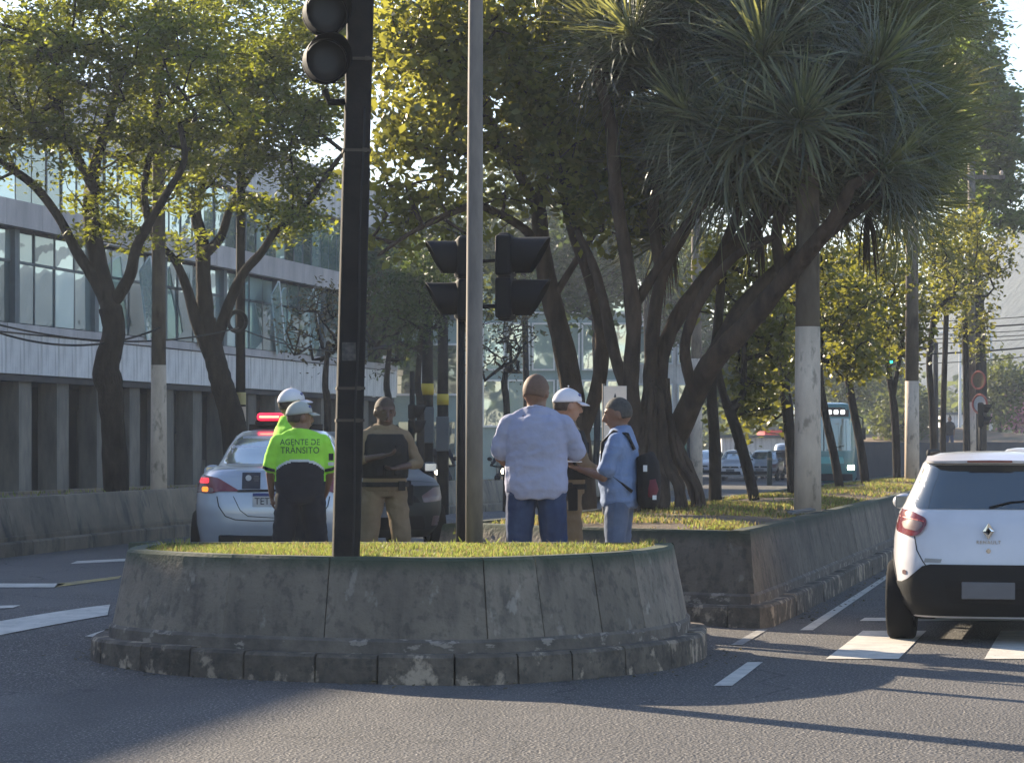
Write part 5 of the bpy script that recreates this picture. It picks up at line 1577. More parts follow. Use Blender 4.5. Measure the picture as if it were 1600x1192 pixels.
# slim grey lamp pole
p = P(741, 850, 18.85); p.z = .74
t_ = thing('lamp_pole', 'slim plain grey round pole at the back of the front planter', 'pole', p)
mb = MB(); mb.tube([(0, 0, -.1), (0, 0, 1.5), (.012, 0, 4.2), (.015, 0, 7.5)], [.064, .062, .053, .045], 20); mb.build('pole', M['galv'], t_, sm=True)
mb = MB(); mb.tube([(0, 0, .0), (0, 0, .035)], [.085, .07], 16); mb.build('base_collar', M['galv'], t_)
mb = MB(); mb.tube([(.015, 0, 7.4), (.2, -.3, 8.0), (.5, -1.0, 8.3)], .03, 8); mb.build('arm', M['galv'], t_, sm=True)
mb = MB(); mb.tube([(.5, -1.0, 8.3), (.62, -1.3, 8.32), (.75, -1.6, 8.3)], [.06, .12, .07], 10, ell=[(1, .5)] * 3); mb.build('lamp_head', M['galv'], t_, sm=True)

# thin black pole with two side-facing signal heads
p = P(720, 850, 20.2); p.z = IZ
t_ = thing('traffic_signal', 'thin black signal pole just left of the slim grey pole, hooded heads turned sideways', 'traffic light', p)
mb = MB(); mb.tube([(0, 0, 0), (0, 0, 1.2), (0, 0, 2.75)], [.04, .036, .03], 12); mb.build('pole', M['black'], t_, sm=True)
d = 20.2
def lz(py, dd=d): return 1.55 - (py - 690) / F * dd
def lx(px, dd=d): return (px - 800) / F * dd
zc = (lz(403) + lz(468)) / 2 - IZ
signal_head(t_, (lx(712) - p.x, 0, zc), (-1, -.12, 0), 2, .13, lz(403) - lz(468), .14, vis=.24)
zc2 = (lz(400) + lz(466)) / 2 - IZ
signal_head(t_, (lx(803) - p.x, .02, zc2), (1, -.16, 0), 2, .145, .335, .13, vis=.29)
mb = MB(); mb.tube([(0, 0, 2.35), (lx(778) - p.x, .0, 2.36)], .018, 8); mb.build('bracket', M['black'], t_)
mb = MB(); mb.tube([(0, 0, 2.7), (lx(778) - p.x, 0, 2.72)], .014, 6); mb.build('bracket', M['black'], t_)

# utility poles, whitewashed below
def upole(px, d, w0, w1, ysplit, label, base_z, top=9.5, mband=True, group='concrete utility poles with whitewashed feet'):
    x = (px - 800) / F * d
    t_ = thing('utility_pole', label, 'pole', (x, d, base_z), 0, group)
    zs = 1.55 - (ysplit - 690) / F * d - base_z
    r0, r1 = w0 / 2 * d / F, w1 / 2 * d / F
    f = lambda z: r0 + (r1 - r0) * min(1, z / 5)
    mb = MB(); mb.tube([(0, 0, zs), (0, 0, (zs + top) / 2), (0, 0, top)], [f(zs), f((zs + top) / 2), f(top)], 18); mb.build('upper_shaft', M['pole_conc'], t_, sm=True)
    mb = MB(); mb.tube([(0, 0, -.1), (0, 0, zs / 2), (0, 0, zs - .004)], [r0 + .004, f(zs / 2) + .003, f(zs) + .003], 18); mb.build('painted_foot', M['pole_white'], t_, sm=True)
    mb = MB(); mb.box((0, 0, top - .5), (2.0, .1, .12)); q = mb.build('crossarm', M['pole_conc'], t_)
    for k in (-.9, -.4, .4, .9):
        mb = MB(); mb.tube([(k, 0, top - .44), (k, 0, top - .36), (k, 0, top - .3)], [.04, .06, .03], 8); mb.build('insulator', M['pole_white'], q, sm=True)
    return t_
upole(248, 37.6, 27, 19, 570, 'whitewashed concrete pole on the left between the two leafy trees', G(-5.2, 37.6))
uf = upole(1262, 27.6, 42, 33, 510, 'thickest concrete pole, whitewashed to head height, beside the dragon tree', .74)
upole(1425, 49, 23, 19, 595, 'middle concrete pole with pale foot near the far end of the grass', .62)
upole(1518, 77, 15, 12, 628, 'farther concrete pole with the round signs, above the white hatchback', .5)
upole(1088, 76, 20, 16, 560, 'pale pole foot seen between the dragon tree and the trunk row', G(5.5, 76))
# small box of debris at the foot of the thick pole
mb = MB(); mb.box((0, 0, 0), (.28, .12, .02)); o = mb.build('broken_slab', M['paving']); o.location = P(1252, 795, 27.0); o.rotation_euler = (.1, -.12, .3); o.location.z = .82
tag(o, 'small pale slab of rubble lying at the foot of the thickest pole', 'rubble')

# dark pole with cable coil
d = 41.8; x = (376 - 800) / F * d; gz = G(x, d)
t_ = thing('telephone_pole', 'dark slender pole carrying a coil of black cable, right of the leaning tree', 'pole', (x, d, gz))
mb = MB(); mb.tube([(0, 0, 0), (0, 0, 4), (0, 0, 8)], [.085, .075, .065], 14); mb.build('pole', M['dark_steel'], t_, sm=True)
zc = 1.55 - (503 - 690) / F * d - gz
for k in range(4):
    mb = MB(); rr_ = .13 + .012 * k
    mb.tube([(-.04 + math.cos(a) * rr_, -.10 - .018 * k, zc + math.sin(a) * rr_ * 1.1) for a in np.linspace(0, 6.283, 25)], .014, 6); mb.build('cable_coil', M['wire'], t_, sm=True)
mb = MB(); mb.tube([(0, 0, zc - 1.35), (0, 0, zc - 1.15)], .088, 14); mb.build('notice', M['sticker'], t_)
mb = MB(); mb.tube([(0, 0, zc - 1.62), (0, 0, zc - 1.38)], .087, 14); mb.build('notice', M['pole_white'], t_)

# sign board behind the man with the backpack
d = 24.3; x = (943 - 800) / F * d
t_ = thing('street_sign', 'narrow cream sign board on a thin post behind the person with the backpack', 'sign', (x, d, .74))
mb = MB(); mb.tube([(0, 0, -.05), (0, 0, 1.36)], .014, 8); mb.build('post', M['galv'], t_)
w = 36 / F * d; z0, z1 = 1.55 - (700 - 690) / F * d - .74, 1.55 - (603 - 690) / F * d - .74
M['cream'] = mat('cream sign face', (.82, .68, .56), .6)
mb = MB(); mb.box((w / 2, -.012, (z0 + z1) / 2), (w, .008, z1 - z0)); mb.build('board', M['cream'], t_)
mb = MB(); c = (w * .5, -.018, z1 - .15)
mb.add([(c[0] - .03, c[1], c[2] - .06), (c[0] + .03, c[1], c[2] - .06), (c[0] + .012, c[1], c[2] - .02), (c[0] + .010, c[1], c[2] + .055), (c[0], c[1], c[2] + .085), (c[0] - .010, c[1], c[2] + .055), (c[0] - .012, c[1], c[2] - .02)], [(0, 1, 2, 3, 4, 5, 6)])
mb.build('printed_mark', M['ink'], t_)

# small signal with a sideways head farther back, and banded posts
d = 44; x = (644 - 800) / F * d
t_ = thing('traffic_signal', 'small black pedestrian-height signal far back, hoods pointing right, left of the banded posts', 'traffic light', (x, d, G(x, d)))
mb = MB(); mb.tube([(0, 0, 0), (0, 0, 2.6)], .045, 10); mb.build('pole', M['black'], t_, sm=True)
signal_head(t_, (.06, 0, 1.55 - (655 - 690) / F * d - G(x, d)), (1, -.1, 0), 2, .11, .26, .12, vis=.18)
for i, (px, yb) in enumerate([(668, 608), (692, 624)]):
    d = 50 + i * 2; x = (px - 800) / F * d
    t_ = thing('banded_post', ['dark post with a yellow band, left of the pair behind the crossing', 'dark post with a lower yellow band, right of the pair by the black pole'][i], 'post', (x, d, G(x, d)), 0, 'dark posts with yellow bands')
    mb = MB(); mb.tube([(0, 0, 0), (0, 0, 3), (0, 0, 5.2)], [.12, .11, .10], 14); mb.build('post', M['dark_steel'], t_, sm=True)
    zz = 1.55 - (yb - 690) / F * d - G(x, d)
    mb = MB(); mb.tube([(0, 0, zz - .11), (0, 0, zz + .11)], .122, 14); mb.build('yellow_band', M['yellow'], t_, sm=True)
    mb = MB(); mb.box((0, -.16, zz - .7), (.26, .18, .7)); bevel(mb.build('control_box', M['greydark'], t_), .02)

# signs and signal on the farther pole
M['sign_red'] = mat('sign red', (.22, .035, .03), .6); M['sign_white'] = mat('sign white', (.6, .57, .52), .5)
for i, (px, py, r) in enumerate([(1529, 594, 15), (1531, 631, 16)]):
    d = 76.5; c = P(px, py, d)
    t_ = thing('round_sign', ['upper round red-rimmed sign on the farther pole above the hatchback', 'lower round red-rimmed sign with white face on the farther pole'][i], 'sign', c, math.radians(-52), 'round red-rimmed signs')
    R_ = r / F * d
    mb = MB(); mb.cyl((0, 0, 0), (0, .012, 0), R_ * .80, n=24); mb.build('face', M['sign_white'] if i else M['bank'], t_)
    mb = MB(); mb.tube([(math.cos(a) * R_ * .9, 0, math.sin(a) * R_ * .9) for a in np.linspace(0, 6.283, 29)], R_ * .12, 6, cap=False); mb.build('red_rim', M['sign_red'], t_)
    mb = MB(); mb.cyl((-.12, .03, 0), (0, .01, 0), .02, n=6); mb.build('bracket', M['black'], t_)
d = 76; c = P(1534, 648, d)
t_ = thing('traffic_signal', 'black two-lamp signal facing right beside the farther pole, above the hatchback roof', 'traffic light', (c.x - .04, d, .5))
mb = MB(); mb.tube([(0, 0, 0), (0, 0, 2.0)], .05, 10); mb.build('pole', M['black'], t_, sm=True)
signal_head(t_, (.10, 0, c.z - .5), (1, -.2, 0), 2, .13, .36, .18, vis=.26)

# mast arm with a green light over the far carriageway
d = 108; c = P(1390, 565, d); px_ = P(1462, 690, d).x
t_ = thing('signal_mast', 'long signal arm over the far road with one green light glowing', 'traffic light', (px_, d, -.25))
mb = MB(); mb.tube([(0, 0, 0), (0, 0, 6.0)], [.12, .10], 12); mb.tube([(0, 0, 5.75), (P(1150, 0, d).x - px_, 0, 5.65)], [.09, .05], 10); mb.build('mast', M['dark_steel'], t_, sm=True)
signal_head(t_, (c.x - px_, -.1, c.z + .25 + .33), (0, -1, 0), 3, .12, .33, .16, lit=0, vis=.2)

# bollard by the far cars
d = 106; x = (1202.5 - 800) / F * d; g_ = G(x, d)
t_ = thing('bollard', 'dark green bollard post in front of the queueing cars', 'bollard', (x, d, g_))
mb = MB(); mb.tube([(0, 0, 0), (0, 0, 1.3), (0, 0, 1.42)], [.11, .11, .05], 12); mb.build('post', mat('dark green paint', (.02, .05, .045), .6), t_, sm=True)
mb = MB(); mb.tube([(0, 0, 1.05), (0, 0, 1.15)], .118, 12); mb.build('ring', M['galv'], t_)

# far street lamps
for i, (px, ytop, dirx, lab) in enumerate([(1548, 496, -1, 'pale curved street lamp in front of the hill at the right edge'), (1500, 520, -1, 'pale curved street lamp in the haze between the thin trunks')]):
    d = 165 + i * 25; x = (px - 800) / F * d; g_ = -.5
    t_ = thing('street_lamp', lab, 'street lamp', (x, d, g_), 0, 'pale street lamps far off')
    zt = 1.55 - (ytop - 690) / F * d - g_
    mb = MB(); mb.tube([(0, 0, 0), (0, 0, zt * .6), (0, 0, zt - .9), (-.35, 0, zt - .25), (-1.1, 0, zt)], [.14, .10, .08, .07, .05], 10); mb.build('pole', M['white'], t_, sm=True)
    mb = MB(); mb.tube([(-1.0, 0, zt), (-1.35, 0, zt + .02), (-1.8, 0, zt - .02)], [.06, .13, .06], 8, ell=[(1, .6)] * 3); mb.build('lamp_head', M['white'], t_, sm=True)

# cables
def cable(p0, p1, sag, r, label, group):
    pts = []
    for i in range(25):
        t_ = i / 24; q = Vector(p0).lerp(Vector(p1), t_); q.z -= sag * 4 * t_ * (1 - t_); pts.append(q)
    mb = MB(); mb.tube(pts, r, 5); o = mb.build('cable', M['wire'], sm=True)
    tag(o, label, 'cable', group); return o
cg = 'overhead cables crossing at the right'
for i, (y0, y1, r, lab) in enumerate([(486, 482, .016, 'topmost thin cable crossing in front of the hill'), (497, 494, .03, 'second cable from the top in front of the hill, a thick one'), (506, 504, .016, 'thin cable just under the upper thick one at the right'),
        (511, 512, .018, 'fourth cable down before the hill, thin'), (520, 517, .016, 'fifth cable down before the hill, thin and faint'), (541, 528, .035, 'thickest cable, rising to the right across the hill'), (552, 538, .016, 'lowest thin cable sagging across the hill')]):
    cable(P(1180, y0 + 8, 96), P(1760, y1 - 3, 88), .35 + .1 * (i == 6), r, lab, cg)
cable(P(1545, 578, 150), P(1700, 588, 140), .9, .03, 'pale sagging service wire low at the right edge', cg)
# a service cable crossing the near road high above, its shadow lies on the asphalt
for i, (a, b_) in enumerate([((8.5, 5.2), (-14.5, 29.5)), ((9.5, 5.9), (-13.5, 30.6))]):
    pass
lg = 'cables along the office building'
cable(P(-60, 492, 33), P(372, 512, 41.7), .28, .014, 'upper cable looping from the left edge to the coil pole', lg)
cable(P(-60, 497, 32.5), P(250, 512, 37.4), .30, .016, 'lower cable sagging from the left edge to the whitewashed pole', lg)
cable(P(372, 512, 41.7), P(700, 500, 52), .5, .012, 'thin cable running from the coil pole behind the dark signal column', lg)

# ---------------------------------------------------------------- motorcycles with riders, far figures
def motorcycle(px, d, lab, rider):
    x = (px - 800) / F * d; g_ = G(x, d)
    t_ = thing('motorcycle', lab, 'motorcycle', (x, d, g_), math.radians(-4))
    for y in (0, 1.3):
        mb = MB(); mb.tube([(0, y + math.cos(a) * .27, .30 + math.sin(a) * .27) for a in np.linspace(0, 6.283, 21)], .05, 8, cap=False); o = mb.build('wheel', M['rubber'], t_, sm=True)
        mb = MB(); mb.cyl((-.03, y, .3), (.03, y, .3), .08, n=10); [mb.tube([(0, y, .3), (0, y + math.cos(a) * .25, .3 + math.sin(a) * .25)], .01, 4) for a in np.linspace(0, 5.2, 6)]; mb.build('rim', M['rim'], o)
    mb = MB(); mb.tube([(-.07, 0, .3), (-.08, .22, .85)], .03, 8); mb.tube([(.07, 0, .3), (.08, .22, .85)], .03, 8); mb.build('fork', M['galv'], t_)
    mb = MB(); mb.tube([(0, .25, .8), (0, .5, .82), (0, .75, .78), (0, 1.3, .80)], [.08, .16, .12, .09], 12); mb.build('tank', M['black'], t_, sm=True)
    mb = MB(); mb.box((0, .62, .45), (.3, .4, .35)); bevel(mb.build('engine', M['galv'], t_), .05)
    mb = MB(); mb.tube([(-.38, .38, 1.02), (-.15, .26, .98), (.15, .26, .98), (.38, .38, 1.02)], .018, 6); mb.build('handlebar', M['black'], t_)
    for sg in (-1, 1):
        mb = MB(); mb.tube([(sg * .3, .3, 1.0), (sg * .36, .27, 1.16)], .01, 5); mb.ball((sg * .38, .26, 1.18), .05, 8, 6, sc=(1.3, .4, 1)); mb.build('mirror', M['black'], t_)
    mb = MB(); mb.ball((0, .12, .88), .105, 14, 8, sc=(1, .7, 1)); o = mb.build('headlamp_shell', M['black'], t_, sm=True)
    mb = MB(); mb.cyl((0, .045, .88), (0, .035, .88), .085, n=16); mb.build('headlight', M['lamp_white_on'], o)
    mb = MB(); mb.tube([(-.16, .1, .62), (0, .02, .64), (.16, .1, .62)], .03, 6); mb.build('mudguard', M['black'], t_)
    # rider
    p_ = thing('person', rider, 'person', (x, d, g_), math.radians(-4))
    mb = MB()
    mb.tube([(0, 1.0, .82), (0, .92, 1.05), (0, .82, 1.3), (0, .80, 1.40)], [1, 1, 1, .7], 14, ell=[(.17, .13), (.17, .13), (.20, .13), (.16, .10)])
    for sg in (-1, 1):
        limb(mb, [(sg * .18, .82, 1.36), (sg * .30, .62, 1.12), (sg * .34, .40, 1.04)], [.06, .05, .035]); mb.ball((sg * .34, .37, 1.04), .045, 8, 6)
        limb(mb, [(sg * .1, .98, .84), (sg * .22, .52, .72), (sg * .2, .72, .32)], [.10, .075, .05]); mb.tube([(sg * .2, .76, .27), (sg * .2, .55, .24)], [.05, .04], 8)
    mb.tube([(0, .8, 1.38), (0, .78, 1.5)], .06, 10); mb.ball((0, .77, 1.56), .1, 12, 8)
    bo_ = fuse('body', mb, M['uniform_black'], p_, .02, 3)
    mb = MB(); mb.ball((0, .77, 1.585), .14, 18, 12, sc=(.92, 1.05, 1)); hb = mb.build('helmet', M['cap_white'] if 'white' in rider else M['black'], bo_, sm=True)
    mb = MB(); mb.ball((0, .69, 1.58), .095, 12, 8, sc=(1, .75, .55)); mb.build('helmet_visor', M['car_glass'], hb, sm=True)
motorcycle(684, 60, 'motorcycle with lit headlamp waiting left of the black signal pole', 'motorcycle rider in dark clothes and black helmet left of the black pole')
motorcycle(788, 63, 'motorcycle whose lit headlamp shows past the blue shirt sleeve', 'motorcycle rider in dark clothes and white helmet behind the pale blue shirt')
c = P(1484, 690, 122)
person('distant person in dark clothes walking on the bank above the grey wall', (c.x, 122, 1.05), math.radians(150), 1.7, 1.0, 'skin_brown', 'uniform_black', 'jeans')
# ---------------------------------------------------------------- trees
def blob_points(blobs, n, rng, shell=.35):
    """attractor points in ellipsoids (centre, rx, ry, rz), denser towards the shell"""
    vol = np.array([b[1] * b[2] * b[3] for b in blobs]) ** .8; pr = vol / vol.sum()
    idx = rng.choice(len(blobs), n, p=pr)
    out = []
    for i in idx:
        c, rx, ry, rz = blobs[i]
        v = rng.normal(size=3); v /= np.linalg.norm(v); r = rng.uniform(shell, 1) ** .6
        out.append([c[0] + v[0] * rx * r, c[1] + v[1] * ry * r, c[2] + v[2] * rz * r])
    return np.array(out)

def grow(paths, attr, rng, step=.32, wig=.10, tip=.007, expo=2.1, droop=0.0):
    """skeleton from given trunk paths plus branches reaching every attractor"""
    pos, par, rad0 = [], [], []
    for path in paths:
        pts, rads, pj = path['pts'], path['r'], path.get('from')
        last = -1
        if pos and pj is not False:
            q = np.array(pos); last = int(np.argmin(((q - np.array(pts[0])) ** 2).sum(1)))
        sp = smooth_path3(pts, 5)
        for i, p in enumerate(sp):
            u = i / (len(sp) - 1) * (len(rads) - 1); a = int(min(u, len(rads) - 2)); rr_ = rads[a] + (rads[a + 1] - rads[a]) * (u - a)
            pos.append(list(p)); par.append(last if i == 0 else len(pos) - 2); rad0.append(rr_)
    can = len(pos)
    start = int(can * 0)
    arr = np.zeros((len(pos) + len(attr) * 14, 3)); arr[:can] = pos; n = can
    blocked = np.zeros(len(arr)); 
    for path_i in range(can): blocked[path_i] = 0
    base = np.array(pos); d0 = np.sqrt(((attr[:, None] - base[None]) ** 2).sum(2)).min(1)
    order = np.argsort(d0)
    rad = list(rad0); tips = []
    zmin = attr[:, 2].min() - 1.2
    for k in order:
        a = attr[k]
        dv = arr[:n] - a
        dist = np.sqrt((dv ** 2).sum(1)) + np.where(arr[:n, 2] > a[2] + .2, .6, 0) + np.where(arr[:n, 2] < zmin, 3, 0)
        j = int(np.argmin(dist)); p = arr[j].copy(); L = np.linalg.norm(a - p)
        m_ = max(1, int(L / step)); m_ = min(m_, 12)
        side = rng.normal(size=3) * wig * L * .6
        last = j
        for i in range(1, m_ + 1):
            t_ = i / m_; q = p + (a - p) * t_ + side * math.sin(math.pi * t_) + rng.normal(size=3) * wig * .25
            q[2] += math.sin(math.pi * t_) * L * .10 - droop * t_ * t_
            arr[n] = q; par.append(last); rad.append(0); last = n; n += 1
        tips.append(last)
    area = np.zeros(n)
    for t_ in tips: area[t_] = tip ** expo
    for i in range(n - 1, -1, -1):
        if area[i] == 0: area[i] = (tip * .8) ** expo
        if par[i] >= 0 and par[i] < i: area[par[i]] += area[i]
    r = area ** (1 / expo)
    for i in range(can): r[i] = max(rad0[i] * .9, min(r[i], rad0[i] * 1.1))
    for i in range(can, n): r[i] = min(r[i], r[par[i]] * .85 if par[i] >= 0 else r[i])
    return arr[:n], par, r, tips, can

def smooth_path3(pts, n):
    out = []; Q = [Vector(p) for p in pts]
    for i in range(len(Q) - 1):
        p0 = Q[max(0, i - 1)]; p1 = Q[i]; p2 = Q[i + 1]; p3 = Q[min(len(Q) - 1, i + 2)]
        for k in range(n):
            u = k / n; out.append(.5 * ((2 * p1) + (-p0 + p2) * u + (2 * p0 - 5 * p1 + 4 * p2 - p3) * u * u + (-p0 + 3 * p1 - 3 * p2 + p3) * u ** 3))
    out.append(Q[-1]); return out

def skeleton_mesh(arr, par, r, name, m, parent, can=0, sides=7, knob=.05, seed=3):
    n = len(arr); kids = [[] for _ in range(n)]
    for i in range(n):
        if par[i] >= 0: kids[par[i]].append(i)
    mb = MB(); rr_ = random.Random(seed)
    done = set(); stack = [i for i in range(n) if par[i] < 0]
    starts = [(None, i) for i in stack]
    while starts:
        p, i = starts.pop()
        chain = ([p] if p is not None else []) + [i]
        while kids[i]:
            ks = sorted(kids[i], key=lambda q: -r[q])
            for q in ks[1:]: starts.append((i, q))
            i = ks[0]; chain.append(i)
        if len(chain) < 2: continue
        pts = [arr[q] for q in chain]; rad = [r[q] for q in chain]
        if p is not None: rad[0] = min(rad[0], rad[1] * 1.5)
        rad = [q * (1 + rr_.uniform(-knob, knob)) for q in rad]; rad[-1] *= .5
        sd = sides + 4 if max(rad) > .06 else (sides if max(rad) > .02 else 4)
        mb.tube(pts, rad, sd, cap=True)
    return mb.build(name, m, parent, sm=True)

def leaves(name, centers, n_per, spread, size, asp, m, parent, rng, up=.5, droop=.2, flat=1.0, fold=True):
    N = len(centers) * n_per
    c = np.repeat(centers, n_per, 0) + rng.normal(size=(N, 3)) * spread * np.array([1, 1, flat])
    nn = rng.normal(size=(N, 3)); nn[:, 2] = np.abs(nn[:, 2]) + up; nn /= np.linalg.norm(nn, axis=1)[:, None]
    t_ = rng.normal(size=(N, 3)); t_[:, 2] -= droop; t_ -= nn * (t_ * nn).sum(1)[:, None]; t_ /= np.linalg.norm(t_, axis=1)[:, None]
    s = np.cross(nn, t_)
    L = size * rng.uniform(.6, 1.25, N)[:, None]; W = L * asp
    v = np.stack([c - t_ * L * .5, c + s * W * .5 + nn * W * .12, c + t_ * L * .5, c - s * W * .5 + nn * W * .12], 1).reshape(-1, 3)
    i = np.arange(N)[:, None] * 4
    if fold:
        q = np.concatenate([i + np.array([[0, 1, 2]]), i + np.array([[0, 2, 3]])], 0)
    else: q = i + np.array([[0, 1, 2, 3]])
    o = link(name, np_mesh(name, v, q, m), parent); return o

M['leaf_fine'] = leaf_mat('small feathery leaves', (.03, .052, .02), (.08, .11, .03), (.52, .56, .045), .40, .5, 1.2)
M['leaf_broad'] = leaf_mat('broad glossy leaves', (.04, .06, .02), (.15, .16, .04), (.60, .58, .08), .42, .24, 2.2)
M['leaf_row'] = leaf_mat('yellow-green leaves', (.035, .05, .016), (.10, .115, .028), (.44, .42, .05), .40, .40, 2.0)
M['leaf_dark'] = leaf_mat('dark green leaves', (.022, .042, .018), (.055, .085, .025), (.22, .30, .05), .28, .5, .8)
M['leaf_tall'] = leaf_mat('tall tree leaves', (.03, .055, .02), (.09, .14, .035), (.36, .48, .07), .42, .45, .8)
M['leaf_far'] = leaf_mat('far tree leaves', (.04, .06, .025), (.09, .11, .035), (.30, .34, .06), .35, .6, .4)
M['leaf_brown'] = leaf_mat('withered leaves', (.06, .05, .03), (.10, .08, .045), (.25, .2, .06), .3, .7, 1)
M['blade'] = leaf_mat('sword leaves', (.042, .058, .050), (.18, .19, .10), (.46, .46, .12), .32, .34, 2.0)
M['dead_blade'] = mat('dead sword leaves', (.10, .075, .05), .9, spec=.1, col2=(.055, .04, .03), scale=4)
M['blossom'] = leaf_mat('pink blossom', (.5, .2, .28), (.6, .3, .4), (.6, .3, .4), .4)

DSH = 0.0      # extra distance for a whole tree
def blobs_px(lst):
    """(px, py, d, rx_px, rz_px, ry_m) -> ellipsoids"""
    out = []
    for px, py, d, rx, rz, ry in lst:
        d = d + DSH
        s = d / F; c = P(px, py, d); out.append(((c.x, c.y, c.z), rx * s, ry, rz * s))
    return out
def path_px(pts, d, w, d1=None, frm=None):
    """pixel path; w = widths in px at the ends"""
    n = len(pts); d1 = d if d1 is None else d1; out = []
    for i, p in enumerate(pts):
        dd = d + (d1 - d) * i / (n - 1); dd = (p[2] if len(p) > 2 else dd) + DSH
        out.append(P(p[0], p[1], dd))
    return {'pts': out, 'r': [q / 2 * (d + DSH) / F for q in w], 'from': frm}

def tree(name, label, base, paths, blobs, n_attr, n_leaf, spread, size, asp, leafm, barkm, seed, group=None, extra=None, step=.32, tip=.007, up=.5, droop=.2, flat=1.0, wig=.1, shell=.35, leaf_every=1, n_along=0):
    rng = np.random.default_rng(seed)
    t_ = thing(name, label, 'tree', (0, 0, 0), 0, group)
    t_.location = base
    off = np.array(base)
    attr = blob_points(blobs, n_attr, rng, shell)
    arr, par, r, tips, can = grow(paths, attr, rng, step, wig, tip)
    if n_along:
        mids = arr[can:][rng.random(len(arr) - can) < n_along]
        cen = np.concatenate([arr[tips], mids], 0)
    else: cen = arr[tips]
    skeleton_mesh(arr - off, par, r, 'trunk', barkm, t_, can, seed=seed)
    if n_leaf: leaves('crown', cen - off, n_leaf, spread, size, asp, leafm, t_, rng, up, droop, flat)
    return t_

# left tree
d = 34; DSH = 2.0
tree('street_tree', 'leafy tree on the left with a knobbly trunk, left of the whitewashed pole', (P(178, 700, d + DSH).x, d + DSH, .2),
     [path_px([(180, 900), (182, 780), (178, 690), (172, 610), (166, 575), (178, 520), (172, 480)], d, [48, 46, 42, 50, 42, 40], frm=False),
      path_px([(172, 485), (150, 440), (118, 390), (92, 340), (55, 292), (15, 262, 33.5), (-30, 230, 33)], d, [26, 20, 16, 12, 8]),
      path_px([(172, 480), (152, 400), (142, 330), (148, 260), (170, 190), (190, 110)], d, [34, 28, 24, 16, 10], 34.6),
      path_px([(180, 470), (203, 430), (212, 390), (232, 350), (262, 300), (288, 250), (280, 190)], d, [24, 20, 16, 12, 8], 33.2),
      path_px([(150, 300), (115, 235), (85, 160), (60, 90)], d, [16, 12, 8], 33.2), path_px([(232, 350), (225, 290), (240, 220), (250, 150)], d, [12, 9, 6], 35)],
     blobs_px([(40, 120, 33, 110, 130, 1.4), (150, 90, 34.5, 130, 140, 1.8), (270, 130, 34, 120, 120, 1.6), (60, 235, 33.5, 90, 60, 1.0), (230, 235, 34, 90, 55, 1.0), (190, 330, 34.2, 85, 70, .8), (30, 20, 34, 140, 110, 1.8), (-60, 180, 33, 90, 130, 1.4), (330, 40, 34.5, 100, 90, 1.4)]),
     600, 62, .16, .105, .48, M['leaf_fine'], M['bark'], 11, n_along=.05, flat=.42, up=.9, step=.26)
# second tree
d = 40; DSH = 1.6
tree('street_tree', 'leaning forked tree between the whitewashed pole and the cable coil pole', (P(366, 700, d + DSH).x, d + DSH, .15),
     [path_px([(378, 820), (372, 740), (364, 660), (348, 605), (336, 560), (322, 500)], d, [52, 46, 42, 38, 34], frm=False),
      path_px([(330, 560), (306, 500), (292, 450), (272, 405), (240, 370), (222, 320)], d, [24, 20, 15, 10, 7], 39.3),
      path_px([(322, 500), (318, 440), (316, 380), (306, 330), (318, 270), (310, 200)], d, [30, 26, 22, 14, 9], 40.6),
      path_px([(336, 540), (352, 490), (378, 430), (408, 395), (432, 360), (470, 330), (520, 260), (545, 230)], d, [22, 19, 15, 12, 9, 7], 39.2),
      path_px([(316, 400), (345, 370), (362, 320), (400, 260), (430, 200)], d, [16, 12, 9, 6], 40.5)],
     blobs_px([(330, 170, 40, 110, 110, 1.6), (430, 170, 40, 90, 110, 1.5), (400, 290, 39.6, 90, 55, 1.0), (270, 250, 39.5, 80, 90, 1.2), (480, 250, 39.5, 50, 60, .9), (440, 350, 39.3, 85, 35, .8), (280, 345, 39.5, 50, 60, .8), (400, 30, 40, 150, 110, 2.0), (500, 100, 40.5, 80, 110, 1.6)]),
     520, 60, .18, .12, .48, M['leaf_fine'], M['bark'], 12, n_along=.05, flat=.42, up=.9, step=.3)
DSH = 0.0
# small sparse trees
for i, (px, d, yb, cyy, rx, rz, lab) in enumerate([(510, 48, 900, 505, 80, 62, 'small bare-looking tree in front of the white cladding, left of the signal column'),
        (606, 52, 860, 500, 58, 85, 'small thin tree just right of the tall signal column'), (790, 56, 840, 540, 55, 60, 'small sparse tree behind the shirt-sleeved person and the grey pole'),
        (655, 46, 860, 470, 60, 90, 'bushy dark tree behind the left-facing signal hoods')]):
    tree('young_tree', lab, (P(px, 700, d).x, d, .1), [path_px([(px, yb), (px + 2, 650), (px - 2, 600), (px + 3, cyy + rz * .5)], d, [13, 11, 9, 7], frm=False)],
         blobs_px([(px - rx * .2, cyy, d, rx, rz, 1.2), (px + rx * .3, cyy - rz * .4, d, rx * .7, rz * .6, 1.0)]), 110 if i < 3 else 160, 7 if i < 3 else 26, .13, .11, .4, M['leaf_brown'] if i < 3 else M['leaf_dark'], M['bark'], 30 + i, 'thin young trees beyond the crossing', wig=.14, tip=.008)

